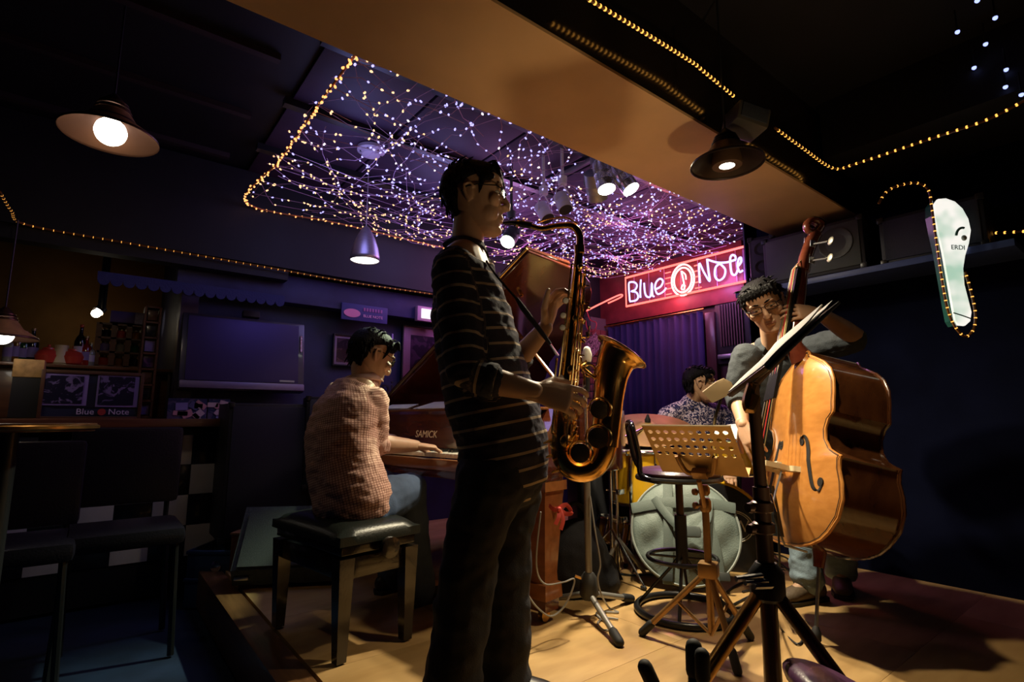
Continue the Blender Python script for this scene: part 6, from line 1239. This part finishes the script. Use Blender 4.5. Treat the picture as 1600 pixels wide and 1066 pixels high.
b.join(hand(wrR, (RT * .86 + FW * .48 - UP * .12), UP * .98 + RT * .1, 1, [(.30, .45, .3), (.35, .5, .3), (.4, .5, .3), (.4, .5, .35)], .08, (.25, .25), .98)); b.join(hand(wrL, Fp - UP * .12, UP, -1, [(.30, .45, .3)] * 4, .08, (.25, .25), .98))
b.build('body', skin, r2, smooth=180); face_parts(Hp, r2, True, -.8); hair(Hp, r2, 5, 0, .8)
ck = check_mat('check_shirt', (.74, .47, .39), (.26, .11, .09), .0095); ckp = mat('check_collar', (.62, .38, .32), .9, bump=.3, bs=260)
b = MB(); limb(b, [P(552, 786, 2.27), P(547, 765, 2.27), P(536, 722, 2.28), P(533, 680, 2.30), P(540, 645, 2.33), P(556, 612, 2.38), P(567, 602, 2.395)], [.150, .145, .138, .138, .128, .095, .065], Fp, [.19, .185, .175, .19, .195, .15, .08], 28)
limb(b, [shR, lerp(shR, elR, .5), elR + UP * .012], [.070, .064, .060]); limb(b, [elR + UP * .008, lerp(elR, wrR, .12)], [.058, .052]); limb(b, [shL, lerp(shL, elL, .5), elL], [.068, .062, .056])
b.remesh(.0072, 3).wrinkle(.006, 8, (1.4, 1.4, 2)).wrinkle(.0045, 17, (1, 1, 2.2)).wrinkle(.002, 45); cloth(b, 'shirt', ck, r2, [(pel, wai, 0, Fp, .17), (wai, che, (wai - pel).length, Fp, .17), (che, nkb, (wai - pel).length + (che - wai).length, Fp, .13), (shR, elR, 0, FW, .06), (elR, lerp(elR, wrR, .15), 0, UP, .05), (shL, elL, 0, FW, .06)])
cuff(r2, lerp(elR, wrR, -.02), lerp(elR, wrR, .16), .055, ckp); collar(r2, P(570, 597, 2.405), Hp @ V((0, -.01, -.06)) - nkb + UP * .05, .068, ckp, Fp, Fp, .034)
b = MB(); limb(b, [P(550, 770, 2.27), P(550, 792, 2.27)], [.12, .115], Fp, [.175, .175], 22)
for h, k, a in ((hpR, knR, anR), (hpL, knL, anL)): limb(b, [h, lerp(h, k, .5), k], [.098, .092, .078]); limb(b, [k, lerp(k, a, .5), a - UP * .03], [.076, .07, .074])
b.remesh(.008, 4).wrinkle(.009, 11); b.build('jeans', denim, r2, smooth=180)
for a in (anR, anL): shoe(ffr(a, Fp), shoeb, r2)

# ---------------------------------------------------------------- bassist
r3 = thing('person', 'man in dark shirt and rimmed glasses leaning over the double bass', 'person', CU(1275, 2.72, 0))
Fb = (RT * -.50 - FW * .85).normalized(); Lb = UP.cross(Fb)
Hb = hframe(P(1195, 479, 2.50), RT * -.38 - FW * .80 - UP * .46, UP * .84 - RT * .50 - FW * .25, 1.09)
pel, wai, che, sho, nkb = P(1248, 735, 2.86), P(1228, 670, 2.80), P(1206, 600, 2.72), P(1205, 555, 2.66), P(1208, 540, 2.63)
shR, elR, wrR = P(1166, 558, 2.60), P(1152, 618, 2.62), P(1161, 664, 2.47); shL, elL, wrL = P(1255, 552, 2.76), P(1336, 526, 2.60), P(1281, 490, 2.36)
hpR, knR, anR = P(1238, 750, 2.84), CU(1250, 2.74, .46), CU(1262, 2.66, .09); hpL, knL, anL = P(1275, 745, 2.95), CU(1305, 2.88, .46), CU(1314, 2.84, .09)
b = MB(); limb(b, [pel, wai, che, sho], [.10, .10, .11, .075], Fb, [.15, .145, .175, .15], 20); limb(b, [nkb - UP * .03, Hb @ V((0, -.012, -.05))], [.053, .049])
limb(b, [shR, elR], [.052, .042]); limb(b, [elR, lerp(elR, wrR, .4), wrR], [.042, .039, .0255]); limb(b, [shL, elL], [.052, .043]); limb(b, [elL, lerp(elL, wrL, .35), wrL], [.046, .045, .029])
for h, k, a in ((hpR, knR, anR), (hpL, knL, anL)): limb(b, [h, k], [.08, .058]); limb(b, [k, lerp(k, a, .35), a], [.056, .054, .038]); a_f = RT * -.93 - FW * .35 if a is anR else RT * -.5 - FW * .85; limb(b, [a, a + a_f * .10 - UP * .05], [.034, .026])
b.remesh(.007, 3); b.join(head_mesh(Hb))
b.join(hand(wrR, (-UP * .80 + RT * .16 - FW * .50), (-RT * .55 - FW * .70 + UP * .35), -1, [(.15, .35, .25), (.2, .4, .3), (.25, .45, .3), (.3, .5, .3)], .05, (.9, .1), 1.02))
b.join(hand(wrL, (-RT * .96 + UP * .10 + FW * .10), (UP * .35 - FW * .92 + RT * .1), -1, [(.25, .65, .5), (.2, .6, .5), (.2, .6, .5), (.25, .6, .5)], .10, (.9, -.1), 1.0))
b.build('body', skin, r3, smooth=180); face_parts(Hb, r3, True, -.7); hair(Hb, r3, 8, .1, 1.0, .014)
sl = mat('slate_shirt', (.040, .048, .058), .85, bump=.3, bs=220, var=.1, vs_=8)
b = MB(); limb(b, [P(1250, 745, 2.87), P(1230, 690, 2.82), P(1215, 640, 2.76), P(1205, 598, 2.71), P(1204, 560, 2.665), P(1207, 545, 2.64)], [.145, .14, .138, .135, .10, .07], Fb, [.185, .175, .18, .20, .17, .09], 28)
limb(b, [shR, lerp(shR, elR, .5), elR], [.074, .068, .060]); limb(b, [elR, lerp(elR, wrR, .22)], [.058, .052]); limb(b, [shL, lerp(shL, elL, .5), lerp(shL, elL, .92) - UP * .012], [.076, .074, .070])
b.remesh(.0075, 3).wrinkle(.006, 8, (1.4, 1.4, 1.6)).wrinkle(.004, 20, (1, 1, 1.8)); b.build('shirt', sl, r3, smooth=180)
cuff(r3, lerp(elR, wrR, .08), lerp(elR, wrR, .36), .053, sl); collar(r3, P(1208, 540, 2.635), Hb @ V((0, -.01, -.06)) - nkb + UP * .05, .072, sl, Fb, Fb, .034)
b = MB(); limb(b, [P(1246, 725, 2.86), P(1252, 755, 2.87)], [.12, .12], Fb, [.165, .165], 22)
for h, k, a in ((hpR, knR, anR), (hpL, knL, anL)): limb(b, [h, lerp(h, k, .5), k, lerp(k, a, .5), a + UP * .01], [.10, .092, .078, .074, .076])
b.remesh(.008, 4).wrinkle(.012, 12, (1, 1, 1.8)); b.build('jeans', denimp, r3, smooth=180)
shoe(ffr(anR, RT * -.93 - FW * .35), shoem, r3); shoe(ffr(anL, RT * -.5 - FW * .85), shoem, r3)

# ---------------------------------------------------------------- drummer
r4 = thing('person', 'man in paisley shirt seated behind the drums, head turned aside', 'person', CU(1092, 3.78, 0))
Fd = (RT * .25 - FW * .97).normalized()
Hd = hframe(P(1093, 602, 3.72), RT * .96 - FW * .22 - UP * .10, UP - RT * .05)
pel, che, sho, nkb = CU(1096, 3.86, .55), P(1091, 672, 3.82), P(1085, 638, 3.79), P(1081, 625, 3.77)
shR, elR, wrR = P(1044, 650, 3.74), P(1026, 716, 3.66), P(1050, 735, 3.42); shL, elL, wrL = P(1130, 648, 3.86), P(1150, 722, 3.80), P(1140, 738, 3.5)
b = MB(); limb(b, [pel, lerp(pel, che, .5), che, sho], [.105, .10, .11, .075], Fd, [.16, .145, .17, .14], 18); limb(b, [nkb - UP * .02, Hd @ V((0, -.015, -.05))], [.057, .053])
for s_, e_, w_ in ((shR, elR, wrR), (shL, elL, wrL)): limb(b, [s_, e_], [.05, .042]); limb(b, [e_, w_], [.041, .027])
kn1, kn2 = CU(1060, 3.45, .53), CU(1140, 3.5, .53); a1_, a2_ = CU(1062, 3.42, .09), CU(1142, 3.48, .09)
for s_, k_2, a_2 in ((-1, kn1, a1_), (1, kn2, a2_)): limb(b, [pel + RT * .09 * s_ - UP * .02, k_2], [.08, .058]); limb(b, [k_2, a_2], [.055, .036]); limb(b, [a_2, a_2 + Fd * .1 - UP * .05], [.034, .028])
b.remesh(.008, 3); b.join(head_mesh(Hd)); b.join(hand(wrR, -FW * .8 + RT * .3 - UP * .3, UP, 1, [(.5, .8, .5)] * 4, .03, (.5, .3), 1.0, .0035)); b.join(hand(wrL, -FW * .8 - RT * .3 - UP * .3, UP, -1, [(.5, .8, .5)] * 4, .03, (.5, .3), 1.0, .0035)); b.build('body', skin, r4, smooth=180)
face_parts(Hd, r4, True, -.2); hair(Hd, r4, 12, .5, 2.0, .004)
pai = blotch_mat('paisley_shirt', (.020, .020, .075), (.50, .40, .50), 42, .53, .85)
b = MB(); limb(b, [pel - UP * .05, lerp(pel, che, .5), che, P(1085, 642, 3.79), P(1082, 631, 3.775)], [.14, .135, .14, .115, .075], Fd, [.18, .175, .20, .18, .095], 24); limb(b, [P(1083, 638, 3.78), shR], [.07, .074]); limb(b, [P(1083, 638, 3.78), shL], [.07, .074])
for s_, e_ in ((shR, elR), (shL, elL)): limb(b, [s_, e_], [.074, .062])
b.remesh(.009, 3).wrinkle(.008, 9); b.build('shirt', pai, r4, smooth=180); collar(r4, P(1081, 634, 3.765), UP * .9 + Fd * .45, .068, pai, Fd, Fd, .026)
b = MB()
for s_, k_2, a_2 in ((-1, kn1, a1_), (1, kn2, a2_)): limb(b, [pel + RT * .09 * s_ - UP * .03, k_2], [.10, .075]); limb(b, [k_2, a_2], [.073, .06])
b.remesh(.010, 3).build('trousers', denimd, r4, smooth=180)
for a in (a1_, a2_): shoe(ffr(a, Fd), shoeb, r4)
th_ = thing('drum_throne', 'round black drum seat under the drummer', 'stool', CU(1096, 3.88, 0)); tb3 = CU(1096, 3.88, 0); MB().lathe(tb3, UP, [(.37, .12), (.38, .16), (.43, .165), (.45, .13)], 24).build('seat', cloth_black, th_); MB().tube([tb3 + UP * .1, tb3 + UP * .38], .014, 8).build('post', chrome, th_)
for k in range(3): MB().tube([tb3 + UP * .2, tb3 + V((.22 * math.cos(k * 2.1), .22 * math.sin(k * 2.1), .01))], .009, 8).build('leg', chrome, th_)
